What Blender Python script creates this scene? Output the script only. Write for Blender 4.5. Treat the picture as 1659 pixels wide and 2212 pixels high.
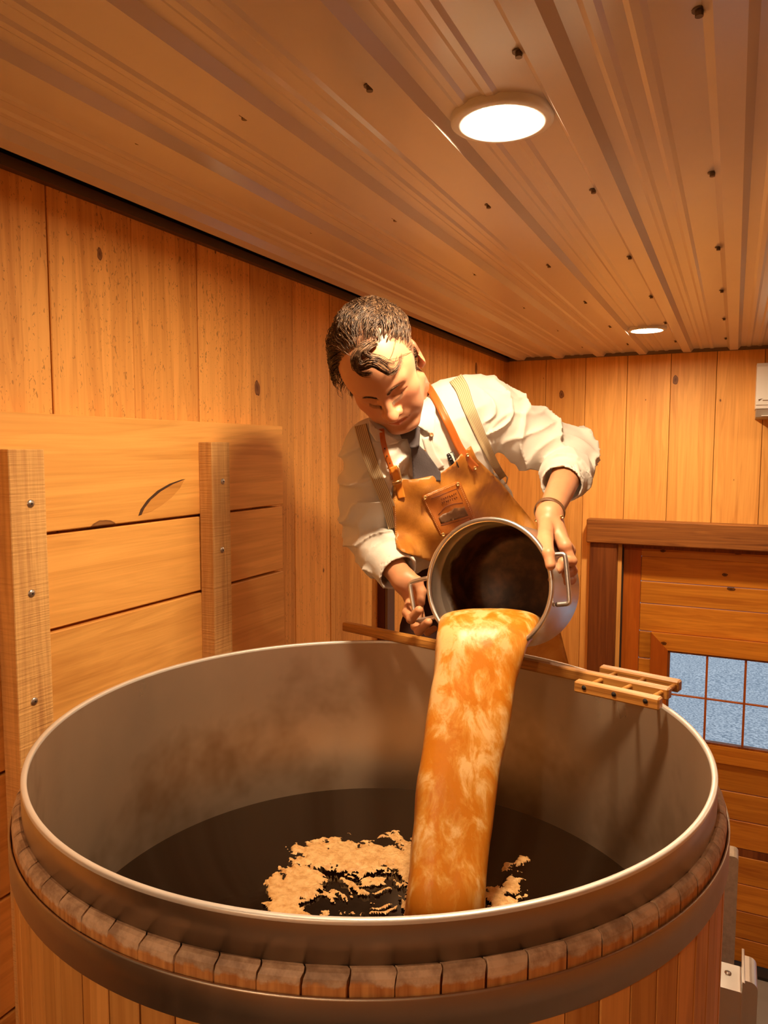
import bpy, bmesh, math, random
import numpy as np
from mathutils import Vector, Matrix
from mathutils.bvhtree import BVHTree
from mathutils.geometry import delaunay_2d_cdt

for o in list(bpy.data.objects): bpy.data.objects.remove(o)
S = bpy.context.scene
COL = S.collection
RNG = random.Random(7)

# ------------------------------------------------------------------ camera
F, PX, PY, EYE = 1602.2, 829.5, 1106.0, 3.0       # focal length (px), centre, eye height over the floor
def cam_axes(y, p, r):
    cy, sy, cp, sp, cr, sr = math.cos(y), math.sin(y), math.cos(p), math.sin(p), math.cos(r), math.sin(r)
    f = np.array([sy*cp, cy*cp, -sp]); right = np.array([cy, -sy, 0.]); up = np.cross(right, f)
    return np.array([right*cr + up*sr, right*sr - up*cr, f])      # right, down, forward
CM = cam_axes(-.44035, .084152, .0020)
cam_d = bpy.data.cameras.new('camera'); cam = bpy.data.objects.new('camera', cam_d); COL.objects.link(cam)
cam_d.sensor_fit = 'VERTICAL'; cam_d.sensor_height = 36; cam_d.lens = 36*F/2212; cam_d.clip_start = .02; cam_d.clip_end = 200
mw = Matrix.Identity(4)
for i in range(3):
    mw[i][0] = CM[0][i]; mw[i][1] = -CM[1][i]; mw[i][2] = -CM[2][i]
mw[2][3] = EYE
cam.matrix_world = mw
S.camera = cam

# ------------------------------------------------------------------ world, exposure
W = bpy.data.worlds.new('world'); S.world = W; W.use_nodes = True
wn = W.node_tree.nodes; wn['Background'].inputs[0].default_value = (.72, .81, .90, 1); wn['Background'].inputs[1].default_value = .75
S.view_settings.view_transform = 'Standard'; S.view_settings.look = 'None'
S.view_settings.exposure = 0.5; S.view_settings.gamma = 1; S.view_settings.use_curve_mapping = False
LAMP_COL = (1.0, .74, .46, 1); LAMP_POWER = 400.0
CZ = EYE + .56                                   # ceiling height
YW, XL, XR, YB = 4.53, -1.30, 2.3, -1.6          # far wall, left wall, right wall, back wall
LAMPS = [(-.376, 1.262), (-.388, 3.668), (-.37, -1.1), (1.5, 3.66)]  # last two are out of view, assumed and added to light the room

# ------------------------------------------------------------------ helpers
def tag(o, label=None, cat=None, group=None, kind=None):
    if label: o['label'] = label
    if cat: o['category'] = cat
    if group: o['group'] = group
    if kind: o['kind'] = kind
    return o
def empty(name, loc, label=None, cat=None, group=None, kind=None):
    o = bpy.data.objects.new(name, None); COL.objects.link(o); o.location = loc; o.empty_display_size = .05
    return tag(o, label, cat, group, kind)
def link(name, me, mat, parent=None, smooth=False):
    o = bpy.data.objects.new(name, me); COL.objects.link(o)
    if mat is not None and not len(me.materials): me.materials.append(mat)
    if parent is not None:
        o.parent = parent; o.matrix_parent_inverse = Matrix.Translation(-Vector(parent.location)) if parent.type == 'EMPTY' else Matrix.Identity(4)
    if smooth: me.polygons.foreach_set('use_smooth', [True]*len(me.polygons))
    return o
def mesh(name, v, f, mat, parent=None, smooth=False, uv=None):
    me = bpy.data.meshes.new(name)
    me.from_pydata([tuple(map(float, p)) for p in v], [], [tuple(map(int, q)) for q in f]); me.update()
    if uv is not None:
        l = me.uv_layers.new(name='UVMap'); vi = np.zeros(len(me.loops), int); me.loops.foreach_get('vertex_index', vi)
        l.data.foreach_set('uv', np.asarray(uv, float)[vi].ravel())
    return link(name, me, mat, parent, smooth)
def bm_obj(name, bm, mat, parent=None, smooth=False):
    me = bpy.data.meshes.new(name); bm.normal_update(); bm.to_mesh(me); bm.free()
    return link(name, me, mat, parent, smooth)
def add_box(bm, lo, hi, bev=0, M4=None):
    vs = [bm.verts.new((x, y, z)) for x in (lo[0], hi[0]) for y in (lo[1], hi[1]) for z in (lo[2], hi[2])]
    fs = [bm.faces.new([vs[i] for i in q]) for q in ((0,1,3,2),(4,6,7,5),(0,4,5,1),(2,3,7,6),(0,2,6,4),(1,5,7,3))]
    if bev: 
        r = bmesh.ops.bevel(bm, geom=list({e for f in fs for e in f.edges}), offset=bev, segments=1, affect='EDGES', profile=.5)
        vs = list({v for f in r['faces'] for v in f.verts} | {v for v in vs if v.is_valid})
    if M4 is not None: bmesh.ops.transform(bm, matrix=M4, verts=vs)
def box(name, lo, hi, mat, parent=None, bev=0, M4=None):
    bm = bmesh.new(); add_box(bm, lo, hi, bev, M4); return bm_obj(name, bm, mat, parent)
def lathe_data(prof, seg=96, c=(0,0,0), a0=0, a1=2*math.pi):
    full = abs(a1-a0-2*math.pi) < 1e-6; n = seg if full else seg+1; v = []; f = []
    for i in range(n):
        a = a0+(a1-a0)*i/seg
        for r, z in prof: v.append((c[0]+r*math.cos(a), c[1]+r*math.sin(a), c[2]+z))
    m = len(prof)
    for i in range(seg):
        j = (i+1) % n
        for k in range(m-1): f.append((i*m+k, j*m+k, j*m+k+1, i*m+k+1))
    return v, f
def lathe(name, prof, mat, parent=None, seg=96, c=(0,0,0), smooth=True, M4=None):
    v, f = lathe_data(prof, seg, c)
    if M4 is not None: v = [tuple(M4 @ Vector(p)) for p in v]
    o = mesh(name, v, f, mat, parent, smooth)
    bm = bmesh.new(); bm.from_mesh(o.data); bmesh.ops.remove_doubles(bm, verts=bm.verts, dist=1e-5)
    bmesh.ops.recalc_face_normals(bm, faces=bm.faces); bm.to_mesh(o.data); bm.free()
    return o
def frames(P):
    P = [np.array(p, float) for p in P]; T = []
    for i in range(len(P)):
        t = P[min(i+1, len(P)-1)] - P[max(i-1, 0)]; T.append(t/(np.linalg.norm(t)+1e-12))
    u = np.cross(T[0], [0.13, .2, 1.]); u /= np.linalg.norm(u); U = []
    for t in T:
        u = u - t*np.dot(u, t); u /= np.linalg.norm(u); U.append(u.copy())
    return P, T, U
def tube_data(P, R, seg=12, cap=True, base=0):
    P, T, U = frames(P); v = []; f = []; n = len(P)
    if not hasattr(R, '__len__'): R = [R]*n
    for p, t, u, r in zip(P, T, U, R):
        w = np.cross(t, u)
        for k in range(seg):
            a = 2*math.pi*k/seg; v.append(p + r*(math.cos(a)*u + math.sin(a)*w))
    for i in range(n-1):
        for k in range(seg):
            k2 = (k+1) % seg; f.append((base+i*seg+k, base+i*seg+k2, base+(i+1)*seg+k2, base+(i+1)*seg+k))
    if cap:
        f.append(tuple(base+k for k in range(seg))[::-1]); f.append(tuple(base+(n-1)*seg+k for k in range(seg)))
    return v, f
def tube(name, P, R, mat, parent=None, seg=12, smooth=True):
    v, f = tube_data(P, R, seg); return mesh(name, v, f, mat, parent, smooth)
def spline(P, n=8):
    P = [np.array(p, float) for p in P]; Q = [2*P[0]-P[1]] + P + [2*P[-1]-P[-2]]; out = []
    for i in range(1, len(Q)-2):
        a, b, c, d = Q[i-1], Q[i], Q[i+1], Q[i+2]
        for k in range(n):
            t = k/n; out.append(.5*((2*b)+(c-a)*t+(2*a-5*b+4*c-d)*t*t+(-a+3*b-3*c+d)*t**3))
    out.append(P[-1]); return out
def ray(x, y): return CM.T @ np.array([(x-PX)/F, (y-PY)/F, 1.])
def onz(x, y, z): v = ray(x, y); p = v*z/v[2]; p[2] += EYE; return p     # z, x, y planes relative to the eye
def onx(x, y, X): v = ray(x, y); p = v*X/v[0]; p[2] += EYE; return p
def ony(x, y, Y): v = ray(x, y); p = v*Y/v[1]; p[2] += EYE; return p
def C3(x, y, d): return np.array([(x-PX)/F*d, (y-PY)/F*d, d])            # eye-space point at depth d
KS = 1.10
def c2w(P): P = np.asarray(P, float)*KS; return P @ CM + np.array([0, 0, EYE])
def W3(x, y, d): return c2w(C3(x, y, d))

# ------------------------------------------------------------------ materials
def newmat(name):
    m = bpy.data.materials.new(name); m.use_nodes = True; nt = m.node_tree
    b = nt.nodes['Principled BSDF']; return m, nt, b
def nd(nt, t, **k):
    n = nt.nodes.new(t)
    for a, b in k.items():
        if a.startswith('i_'): n.inputs[int(a[2:])].default_value = b
        else: setattr(n, a, b)
    return n
def lk(nt, a, b): nt.links.new(a, b)
def math_n(nt, op, a, b=None, c=None, clamp=False):
    n = nd(nt, 'ShaderNodeMath', operation=op); n.use_clamp = clamp
    for i, s in enumerate((a, b, c)):
        if s is None: continue
        if isinstance(s, (int, float)): n.inputs[i].default_value = s
        else: lk(nt, s, n.inputs[i])
    return n.outputs[0]
def ramp(nt, fac, stops):
    r = nd(nt, 'ShaderNodeValToRGB'); e = r.color_ramp.elements
    while len(e) < len(stops): e.new(.5)
    for i, (p, c) in enumerate(stops):
        e[i].position = p; e[i].color = (*c, 1) if len(c) == 3 else c
    lk(nt, fac, r.inputs[0]); return r.outputs[0]
def mixc(nt, fac, a, b, mode='MIX'):
    n = nd(nt, 'ShaderNodeMix', data_type='RGBA', blend_type=mode)
    for i, s in ((0, fac), (6, a), (7, b)):
        if isinstance(s, (int, float)): n.inputs[i].default_value = s
        elif isinstance(s, tuple): n.inputs[i].default_value = (*s, 1) if len(s) == 3 else s
        else: lk(nt, s, n.inputs[i])
    return n.outputs[2]
def coords(nt, scale=(1,1,1), rnd=True):
    tc = nd(nt, 'ShaderNodeTexCoord'); mp = nd(nt, 'ShaderNodeMapping'); mp.inputs['Scale'].default_value = scale
    if rnd:
        oi = nd(nt, 'ShaderNodeObjectInfo'); mu = nd(nt, 'ShaderNodeVectorMath', operation='SCALE'); mu.inputs[0].default_value = (17.3, 9.1, 23.7)
        lk(nt, oi.outputs['Random'], mu.inputs['Scale'])
        ad = nd(nt, 'ShaderNodeVectorMath', operation='ADD'); lk(nt, tc.outputs['Object'], ad.inputs[0]); lk(nt, mu.outputs[0], ad.inputs[1]); lk(nt, ad.outputs[0], mp.inputs[0])
    else: lk(nt, tc.outputs['Object'], mp.inputs[0])
    return mp.outputs[0]
def noise(nt, vec, scale, detail=3, rough=.5, dist=0):
    n = nd(nt, 'ShaderNodeTexNoise'); n.inputs['Scale'].default_value = scale; n.inputs['Detail'].default_value = detail
    n.inputs['Roughness'].default_value = rough; n.inputs['Distortion'].default_value = dist; lk(nt, vec, n.inputs['Vector']); return n.outputs['Fac']
def bump(nt, b, h, strength=.3, dist=.002):
    n = nd(nt, 'ShaderNodeBump'); n.inputs['Strength'].default_value = strength; n.inputs['Distance'].default_value = dist
    lk(nt, h, n.inputs['Height']); lk(nt, n.outputs[0], b.inputs['Normal'])
def wood(name, dark, light, knot=(.12,.03,.008), axis=2, rough=.5, sc=1., knots=1., flecks=0., var=.25, saw=0., spec=.35, bstr=.35, kscale=3.2, plane=(1,2)):
    m, nt, b = newmat(name)
    s = [14*sc]*3; s[axis] = .9*sc
    v = coords(nt, tuple(s))
    n1 = noise(nt, v, 1.0, 4, .55, .6)
    s2 = [90*sc]*3; s2[axis] = 2.2*sc
    v2 = coords(nt, tuple(s2)); n2 = noise(nt, v2, 1.0, 2, .6)
    g = math_n(nt, 'FRACT', math_n(nt, 'MULTIPLY', n1, 7.0))           # growth rings
    g = math_n(nt, 'ABSOLUTE', math_n(nt, 'SUBTRACT', g, .5))
    t = math_n(nt, 'ADD', math_n(nt, 'MULTIPLY', n1, .62), math_n(nt, 'ADD', math_n(nt, 'MULTIPLY', g, .22), math_n(nt, 'MULTIPLY', n2, .32)))
    c = ramp(nt, t, [(.32, dark), (.62, light), (.9, tuple(min(1, q*1.12) for q in light))])
    oi = nd(nt, 'ShaderNodeObjectInfo')
    hs = nd(nt, 'ShaderNodeHueSaturation'); lk(nt, c, hs.inputs['Color'])
    lk(nt, math_n(nt, 'ADD', math_n(nt, 'MULTIPLY', oi.outputs['Random'], var), 1-var/2), hs.inputs['Value'])
    c = hs.outputs[0]
    if knots:
        s3 = [kscale]*3; s3[axis] = kscale*.55
        vo = nd(nt, 'ShaderNodeTexVoronoi', voronoi_dimensions='2D'); vo.inputs['Scale'].default_value = 1; vo.inputs['Randomness'].default_value = 1
        nz = nd(nt, 'ShaderNodeTexNoise'); nz.inputs['Scale'].default_value = 9; 
        v3 = coords(nt, tuple(s3)); lk(nt, v3, nz.inputs['Vector'])
        ad = nd(nt, 'ShaderNodeVectorMath', operation='MULTIPLY_ADD'); lk(nt, nz.outputs['Color'], ad.inputs[0]); ad.inputs[1].default_value = (.06,)*3; lk(nt, v3, ad.inputs[2])
        sp_ = nd(nt, 'ShaderNodeSeparateXYZ'); cb_ = nd(nt, 'ShaderNodeCombineXYZ'); lk(nt, ad.outputs[0], sp_.inputs[0])
        lk(nt, sp_.outputs[plane[0]], cb_.inputs[0]); lk(nt, sp_.outputs[plane[1]], cb_.inputs[1]); lk(nt, cb_.outputs[0], vo.inputs['Vector'])
        rad = math_n(nt, 'MULTIPLY', math_n(nt, 'SUBTRACT', vo.outputs['Color'], .42), .22*knots, clamp=True)
        k = math_n(nt, 'DIVIDE', vo.outputs['Distance'], math_n(nt, 'ADD', rad, .0005))
        kf = ramp(nt, k, [(.0, (1,1,1)), (.7, (.75,.75,.75)), (.92, (1,1,1)), (1.0, (0,0,0))])
        hal = ramp(nt, math_n(nt, 'MULTIPLY', k, .35), [(.3, (.35,.35,.35)), (.95, (0,0,0))])
        c = mixc(nt, hal, c, dark); c = mixc(nt, kf, c, knot)
    if flecks:
        s4 = [150]*3; s4[axis] = 55
        v4 = coords(nt, tuple(s4)); f1 = noise(nt, v4, 1, 1, .5, 1.5)
        ms = noise(nt, coords(nt, (5, 5, 2)), 1, 2)
        fl = math_n(nt, 'GREATER_THAN', math_n(nt, 'ADD', f1, math_n(nt, 'MULTIPLY', ms, .16)), .765)
        c = mixc(nt, math_n(nt, 'MULTIPLY', fl, flecks), c, tuple(q*.35 for q in dark))
    h = math_n(nt, 'ADD', math_n(nt, 'MULTIPLY', n2, .7), math_n(nt, 'MULTIPLY', g, .4))
    if saw:
        s5 = [6]*3; s5[axis] = 210
        sn = noise(nt, coords(nt, tuple(s5)), 1, 2, .6)
        h = math_n(nt, 'ADD', h, math_n(nt, 'MULTIPLY', sn, saw))
        c = mixc(nt, math_n(nt, 'MULTIPLY', ramp(nt, sn, [(.3, (1,1,1)), (.5, (0,0,0))]), .35), c, dark)
    bump(nt, b, h, bstr, .0016)
    lk(nt, c, b.inputs['Base Color']); b.inputs['Roughness'].default_value = rough; b.inputs['Specular IOR Level'].default_value = spec
    return m
def metal(name, col, rough=.3, streak=(4,4,40), vary=.25, bs=.06, metallic=1., stain=None, stainscale=6):
    m, nt, b = newmat(name); v = coords(nt, streak)
    n = noise(nt, v, 1, 4, .6); n2 = noise(nt, coords(nt, (1,1,1)), stainscale, 4, .6)
    c = mixc(nt, math_n(nt, 'MULTIPLY', n2, vary), col, tuple(q*.45 for q in col))
    if stain: c = mixc(nt, ramp(nt, n2, [(.5, (0,0,0)), (.68, (.8,.8,.8))]), c, stain)
    lk(nt, c, b.inputs['Base Color']); b.inputs['Metallic'].default_value = metallic
    r = math_n(nt, 'ADD', math_n(nt, 'MULTIPLY', n, .2), math_n(nt, 'ADD', math_n(nt, 'MULTIPLY', n2, .22), rough-.2)); lk(nt, r, b.inputs['Roughness'])
    if bs: bump(nt, b, n, bs, .001)
    return m
def plain(name, col, rough=.5, metallic=0, spec=.5, nscale=0, bs=0, vary=0, **k):
    m, nt, b = newmat(name); b.inputs['Base Color'].default_value = (*col, 1)
    b.inputs['Roughness'].default_value = rough; b.inputs['Metallic'].default_value = metallic; b.inputs['Specular IOR Level'].default_value = spec
    if nscale:
        n = noise(nt, coords(nt), nscale, 4, .6)
        if bs: bump(nt, b, n, bs, .002)
        if vary: lk(nt, mixc(nt, math_n(nt, 'MULTIPLY', n, vary*1.6), col, tuple(q*.4 for q in col)), b.inputs['Base Color'])
    for a, q in k.items(): b.inputs[a.replace('_', ' ')].default_value = q
    return m
M_wall = wood('rough_pine', (.62,.26,.055), (.90,.45,.115), axis=2, rough=.62, knots=.8, flecks=.55, bstr=.6)
M_wall_far = wood('smooth_pine', (.64,.28,.06), (.88,.46,.12), axis=2, rough=.5, knots=1.15, bstr=.2, kscale=4.6, plane=(0,2))
M_bin = wood('bin_pine', (.66,.30,.065), (.92,.48,.125), knot=(.2,.07,.02), axis=1, rough=.55, knots=.8, saw=0., var=.2)
M_post = wood('rough_sawn_pine', (.50,.24,.075), (.80,.46,.16), axis=2, rough=.75, knots=0, saw=1.6, bstr=.8)
M_door = wood('stained_door_pine', (.42,.125,.010), (.66,.26,.026), knot=(.04,.008,.002), axis=0, rough=.4, knots=1.2, bstr=.15, var=.3, kscale=5, plane=(0,2))
M_door_v = wood('stained_door_rail', (.36,.075,.006), (.52,.13,.012), knot=(.04,.008,.002), axis=2, rough=.4, knots=.8, bstr=.15)
M_beam = wood('dark_timber', (.13,.036,.008), (.42,.16,.035), axis=0, rough=.5, knots=.8, bstr=.5, plane=(0,2))
M_jamb = wood('dark_timber_upright', (.12,.028,.006), (.25,.075,.014), knot=(.03,.008,.003), axis=2, rough=.55, knots=1, bstr=.5)
M_darkpost = wood('dark_railing_wood', (.07,.012,.004), (.13,.028,.007), axis=2, rough=.55, knots=0)
M_oak = wood('oak', (.26,.095,.018), (.62,.28,.06), axis=0, rough=.4, knots=0, sc=1.6, bstr=.5)
M_stave = wood('stave_oak', (.50,.20,.04), (.76,.37,.10), axis=2, rough=.45, knots=0, sc=1.2, var=.3, bstr=.2)
M_steel = metal('brushed_steel', (.64,.53,.43), .38, (30,30,2), .5, .05)
M_liner = metal('liner_steel', (.80,.60,.42), .34, (9,9,1.2), .6, .04, metallic=.78, stain=(.34,.20,.10), stainscale=3.2)
M_lip = metal('bright_steel_edge', (.85,.80,.74), .42, (30,30,30), .2, .03, metallic=.5)
M_hoop = metal('hoop_steel', (.58,.48,.39), .45, (30,30,2), .5, .05)
M_alu = metal('aluminium', (.80,.78,.76), .34, (10,10,60), .25, .04)
M_zinc = metal('zinc', (.55,.52,.5), .35, (20,20,20), .3)
M_galv = metal('hammered_steel', (.62,.52,.42), .42, (70,70,40), .9, 1.0, metallic=.6, stainscale=70)
M_ceil = plain('ceiling_paint', (.80,.71,.65), .19, 0, .6, 3, .04, .10)
M_white = plain('white_plastic', (.80,.78,.74), .4)
M_trimring = plain('light_trim_paint', (.85,.83,.8), .4)
M_dark = plain('dark_gap', (.02,.012,.008), .8)
M_rubber = plain('black_rubber', (.015,.013,.012), .6)
M_chan = metal('dark_channel', (.22,.17,.13), .5, (4,4,4), .3)
M_floor = plain('concrete', (.34,.31,.28), .7, 0, .3, 6, .3, .4)
M_brass = metal('brass', (.72,.45,.18), .35, (30,30,30), .2)

# ------------------------------------------------------------------ setting
box('floor', (XL-.1, YB-.1, -.1), (XR+.1, YW+.1, 0), M_floor)['kind'] = 'structure'
wl = tag(box('wall_left', (XL-.12, YB-.1, 0), (XL-.02, YW+.1, CZ+.02), M_dark), kind='structure')
wf = tag(box('wall_far', (XL-.1, YW+.02, 0), (-.76, YW+.12, CZ+.02), M_dark), kind='structure')
box('wall_far_upper', (-.76, YW+.02, EYE-.54), (XR+.1, YW+.12, CZ+.02), M_dark, wf)['kind'] = 'structure'
M_wr = wood('far_board_pine', (.50,.20,.045), (.78,.37,.09), axis=2, rough=.6, knots=.8)
wr = tag(box('wall_right', (XR, YB-.1, 0), (XR+.1, YW+.1, CZ+.02), M_wr), kind='structure')
wb = tag(box('wall_back', (XL-.1, YB-.1, 0), (XR+.1, YB, CZ+.02), M_wr), kind='structure')
def boards_x(y0, n, w):   # vertical boards on the left wall
    for i in range(n):
        y = y0 + i*w; d = RNG.uniform(-.0015, .0015)
        box('board', (XL-.02, y+.0012, .0), (XL+d, min(y+w-.0012, YW+.02), CZ), M_wall, wl, .0018)
boards_x(1.127-.2365*2, 17, .2365)
for i in range(8):        # vertical boards on the far wall
    w = .2365 if i != 1 else .2365; x0 = -1.289 + i*.2365 - (.03 if i == 0 else 0); x1 = -1.289+(i+1)*.2365
    box('board', (x0+.0012, YW+RNG.uniform(-.0015, .0015), EYE-.535 if x0 > -.80 else 0), (x1-.0012, YW+.02, CZ), M_wall_far, wf, .0018)
# ceiling: ribbed steel sheets
ce = tag(box('ceiling', (XL-.1, YB-.1, CZ+.025), (XR+.1, YW+.1, CZ+.12), M_dark), kind='structure')
PIT = .2355; RX = -.025
prof1 = [(-.034, 0), (-.020, -.017), (.020, -.017), (.034, 0), (.060, 0), (.068, -.0035), (.080, -.0035), (.088, 0), (.112,0), (.120,-.0035), (.132,-.0035), (.140,0),(.2014,0)]
def sheet(k0, n):
    v = []; f = []; pr = []
    for k in range(k0, k0+n):
        for x, z in prof1: pr.append((RX+k*PIT+x, z))
    pr = [(max(XL, min(XR, x)), z) for x, z in pr]
    for x, z in pr: v += [(x, YB, CZ+z), (x, YW+.01, CZ+z), (x, YW+.01, CZ+z+.018), (x, YB, CZ+z+.018)]
    m = len(pr)
    for i in range(m-1):
        a, b = 4*i, 4*i+4
        f += [(a, a+1, b+1, b), (a+3, b+3, b+2, a+2)]
    f += [(0, 3, 2, 1), (4*m-4, 4*m-3, 4*m-2, 4*m-1), tuple(4*i for i in range(m))+tuple(4*i+3 for i in range(m-1,-1,-1)), tuple(4*i+1 for i in range(m-1,-1,-1))+tuple(4*i+2 for i in range(m))]
    return mesh('metal_panel', v, f, M_ceil, ce)
for k in range(-5, 9, 4): sheet(k, 4 if k < 7 else 3)
bm = bmesh.new(); bmesh.ops.create_cone(bm, cap_ends=True, segments=12, radius1=.0052, radius2=.0052, depth=.008, matrix=Matrix.Translation((0,0,-.005)))
bmesh.ops.create_cone(bm, cap_ends=True, segments=14, radius1=.0095, radius2=.0095, depth=.0016, matrix=Matrix.Translation((0,0,-.0012)))
scm = bpy.data.meshes.new('screw'); bm.to_mesh(scm); bm.free(); scm.materials.append(M_chan)
for ix in range(-5, 6):
    for iy in range(-2, 6):
        x = -.062 + ix*.2345; y = 1.072 + iy*.614
        if x < XL+.03: continue
        o = link('screw', scm, None, ce); o.location = (x, y, CZ)
        o.matrix_parent_inverse = Matrix.Identity(4)
box('trim_1', (XL, YB, CZ-.022), (XL+.02, YW, CZ), M_chan)['kind'] = 'structure'
box('trim_2', (XL+.02, YW-.02, CZ-.018), (XR, YW, CZ), M_chan)['kind'] = 'structure'

# ceiling lights
M_lens, nt, b = newmat('lamp_lens'); nt.nodes.remove(b); em = nd(nt, 'ShaderNodeEmission'); em.inputs[0].default_value = LAMP_COL; em.inputs[1].default_value = LAMP_POWER
lk(nt, em.outputs[0], nt.nodes['Material Output'].inputs[0])
ll = ['round recessed ceiling light directly above the vat, nearest one', 'small round ceiling light at the far end above the door wall', 'assumed unseen ceiling light, added behind the viewpoint over the near floor', 'assumed unseen ceiling light, added above the right end of the door, beyond the picture edge']
for i, (x, y) in enumerate(LAMPS):
    seen = i < 2
    L = empty('recessed_ceiling_light', (x, y, CZ), ll[i], 'ceiling light', 'recessed ceiling lights')
    lathe('trim_ring', [(.0655, .0), (.066, -.011), (.070, -.0135), (.080, -.0125), (.086, -.010), (.0865, .0)], M_trimring, L, 64, (x, y, CZ))
    lathe('lens', [(0, -.0075), (.0655, -.0075), (.0655, -.003), (0, -.003)], M_lens, L, 64, (x, y, CZ))

# ------------------------------------------------------------------ timber door frame, sectional door, window
def W(x, z): return (x, z)
D = empty('door_1', (.6, YW, 0), 'stained pine sectional door with a band of small window panes', None, kind='structure')
DF = empty('trim_3', (.6, YW, 0), 'dark rough timber frame around the stained pine door', None, kind='structure')
bx = box('header_beam', (-.775, YW-.085, EYE-.545), (XR-.35, YW, EYE-.405), M_beam, DF, .006)
box('upright', (-.757, YW-.06, 0), (-.602, YW+.02, EYE-.546), M_jamb, DF, .004)
box('upright', (1.72, YW-.06, 0), (1.88, YW+.02, EYE-.546), M_jamb, DF, .004)
yd = YW+.06
box('stop_strip', (-.60, YW+.015, 0), (-.575, YW+.10, EYE-.546), M_dark, DF)
box('stop_strip', (-.575, YW+.015, EYE-.575), (1.72, YW+.10, EYE-.546), M_jamb, DF)
box('door_stile', (-.60, yd, .0), (-.478, yd+.03, EYE-.575), M_door_v, D, .002)
box('door_rail', (-.478, yd, EYE-.625), (1.7, yd+.03, EYE-.575), M_door, D, .002)
zs = [-.625, -.775, -.908, -1.075]
wx0, wx1, wz0, wz1 = -.408, 1.25, -1.80, -1.075            # window casing
def dboard(x0, x1, z0, z1): box('board', (x0+.0008, yd+.004+RNG.uniform(0,.001), EYE+z0+.0012), (x1-.0008, yd+.026, EYE+z1-.0012), M_door, D, .004)
for a, b_ in zip(zs[:-1], zs[1:]): dboard(-.478, 1.7, b_, a)
z = -1.075
while z > -1.80:
    z1 = max(z-.165, -1.80); dboard(-.478, wx0, z1, z); dboard(wx1, 1.7, z1, z); z = z1
z = -1.80
secs = [2.13, 2.16]
for k in range(40):
    z1 = z-.165
    if z1 < -2.98: z1 = -2.98
    if abs(z+2.295) < .01:      # joint between two door sections
        box('joint_strip', (-.478, yd+.006, EYE+z-.0445), (1.7, yd+.026, EYE+z-.0005), M_jamb, D); z -= .045; z1 = z-.165
    dboard(-.478, 1.7, z1, z); z = z1
    if z <= -2.97: break
box('sill_strip', (-.6, YW-.02, 0.0), (1.72, yd+.04, .018), M_rubber, D)
WN = empty('window_1', (.4, yd, EYE-1.44), 'row of small square panes in the door, gravel outside', None, kind='structure')
def casing(pts): # prism in the door plane
    v = [(x, yd-.014, EYE+z) for x, z in pts]+[(x, yd+.03, EYE+z) for x, z in pts]; n = len(pts)
    f = [tuple(range(n)), tuple(range(2*n-1, n-1, -1))]+[(i, i+n, (i+1)%n+n, (i+1)%n) for i in range(n)]
    return v, f
g0x, g1x, g0z, g1z = -.300, 1.13, -1.690, -1.185
for pts, mt in (([(wx0,wz1),(wx1,wz1),(g1x,g1z+.012),(g0x-.012,g1z+.012)], M_door), ([(wx0,wz0),(g0x-.012,g0z-.012),(g1x,g0z-.012),(wx1,wz0)], M_door),
                ([(wx0,wz1),(g0x-.012,g1z+.012),(g0x-.012,g0z-.012),(wx0,wz0)], M_door_v), ([(wx1,wz1),(wx1,wz0),(g1x,g0z-.012),(g1x,g1z+.012)], M_door_v)):
    v, f = casing(pts); o = mesh('frame', v, f, mt, WN)
for nm, lo, hi in (('frame', (g0x-.012, yd-.006, EYE+g1z), (g1x, yd+.03, EYE+g1z+.012)), ('frame', (g0x-.012, yd-.006, EYE+g0z-.012), (g1x, yd+.03, EYE+g0z)), ('frame', (g0x-.012, yd-.006, EYE+g0z), (g0x, yd+.03, EYE+g1z))):
    box(nm, lo, hi, M_jamb, WN)
pw = .201; xs = [g0x+pw*i for i in range(8)]; zm = -1.438
for x in xs[1:7]: box('glazing_bar', (x-.006, yd+.000, EYE+g0z), (x+.006, yd+.016, EYE+g1z), M_door_v, WN, .002)
box('glazing_bar', (g0x, yd+.001, EYE+zm-.005), (g1x, yd+.015, EYE+zm+.005), M_door_v, WN, .002)
M_glass, nt, b = newmat('window_glass'); b.inputs['Transmission Weight'].default_value = 1; b.inputs['Roughness'].default_value = 0; b.inputs['IOR'].default_value = 1.02; b.inputs['Base Color'].default_value = (.96,.98,1,1)
for i in range(7):
    for (a, c_) in ((g0z, zm-.005), (zm+.005, g1z)):
        box('pane', (xs[i]+.006*(i>0), yd+.006, EYE+a), (min(xs[i+1]-.006, g1x), yd+.009, EYE+c_), M_glass, WN)
# gravel yard outside
m, nt, b = newmat('gravel'); v = coords(nt, (1,1,1), False); vo = nd(nt, 'ShaderNodeTexVoronoi'); vo.inputs['Scale'].default_value = 22; lk(nt, v, vo.inputs['Vector'])
n = noise(nt, v, 1.3, 5, .6); n3 = noise(nt, v, 40, 2)
c = mixc(nt, ramp(nt, n3, [(.35,(0,0,0)),(.65,(1,1,1))]), (.25,.29,.34), (.80,.82,.84)); c = mixc(nt, math_n(nt,'MULTIPLY',n,.5), c, (.20,.27,.36))
c = mixc(nt, math_n(nt, 'MULTIPLY', ramp(nt, vo.outputs['Color'], [(.9,(0,0,0)),(.95,(1,1,1))]), .5), c, (.9,.92,.95))
lk(nt, c, b.inputs['Base Color']); b.inputs['Roughness'].default_value = .9; bump(nt, b, vo.outputs['Distance'], .8, .02); M_gravel = m
N = 40; v = []; f = []
for i in range(N+1):
    for j in range(N+1):
        x = -8+22*i/N; y = YW+.2+24*j/N; v.append((x, y, -.06+.02*math.sin(x*2.1+y)*math.cos(y*1.3)))
for i in range(N):
    for j in range(N): a = i*(N+1)+j; f.append((a, a+N+1, a+N+2, a+1))
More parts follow.
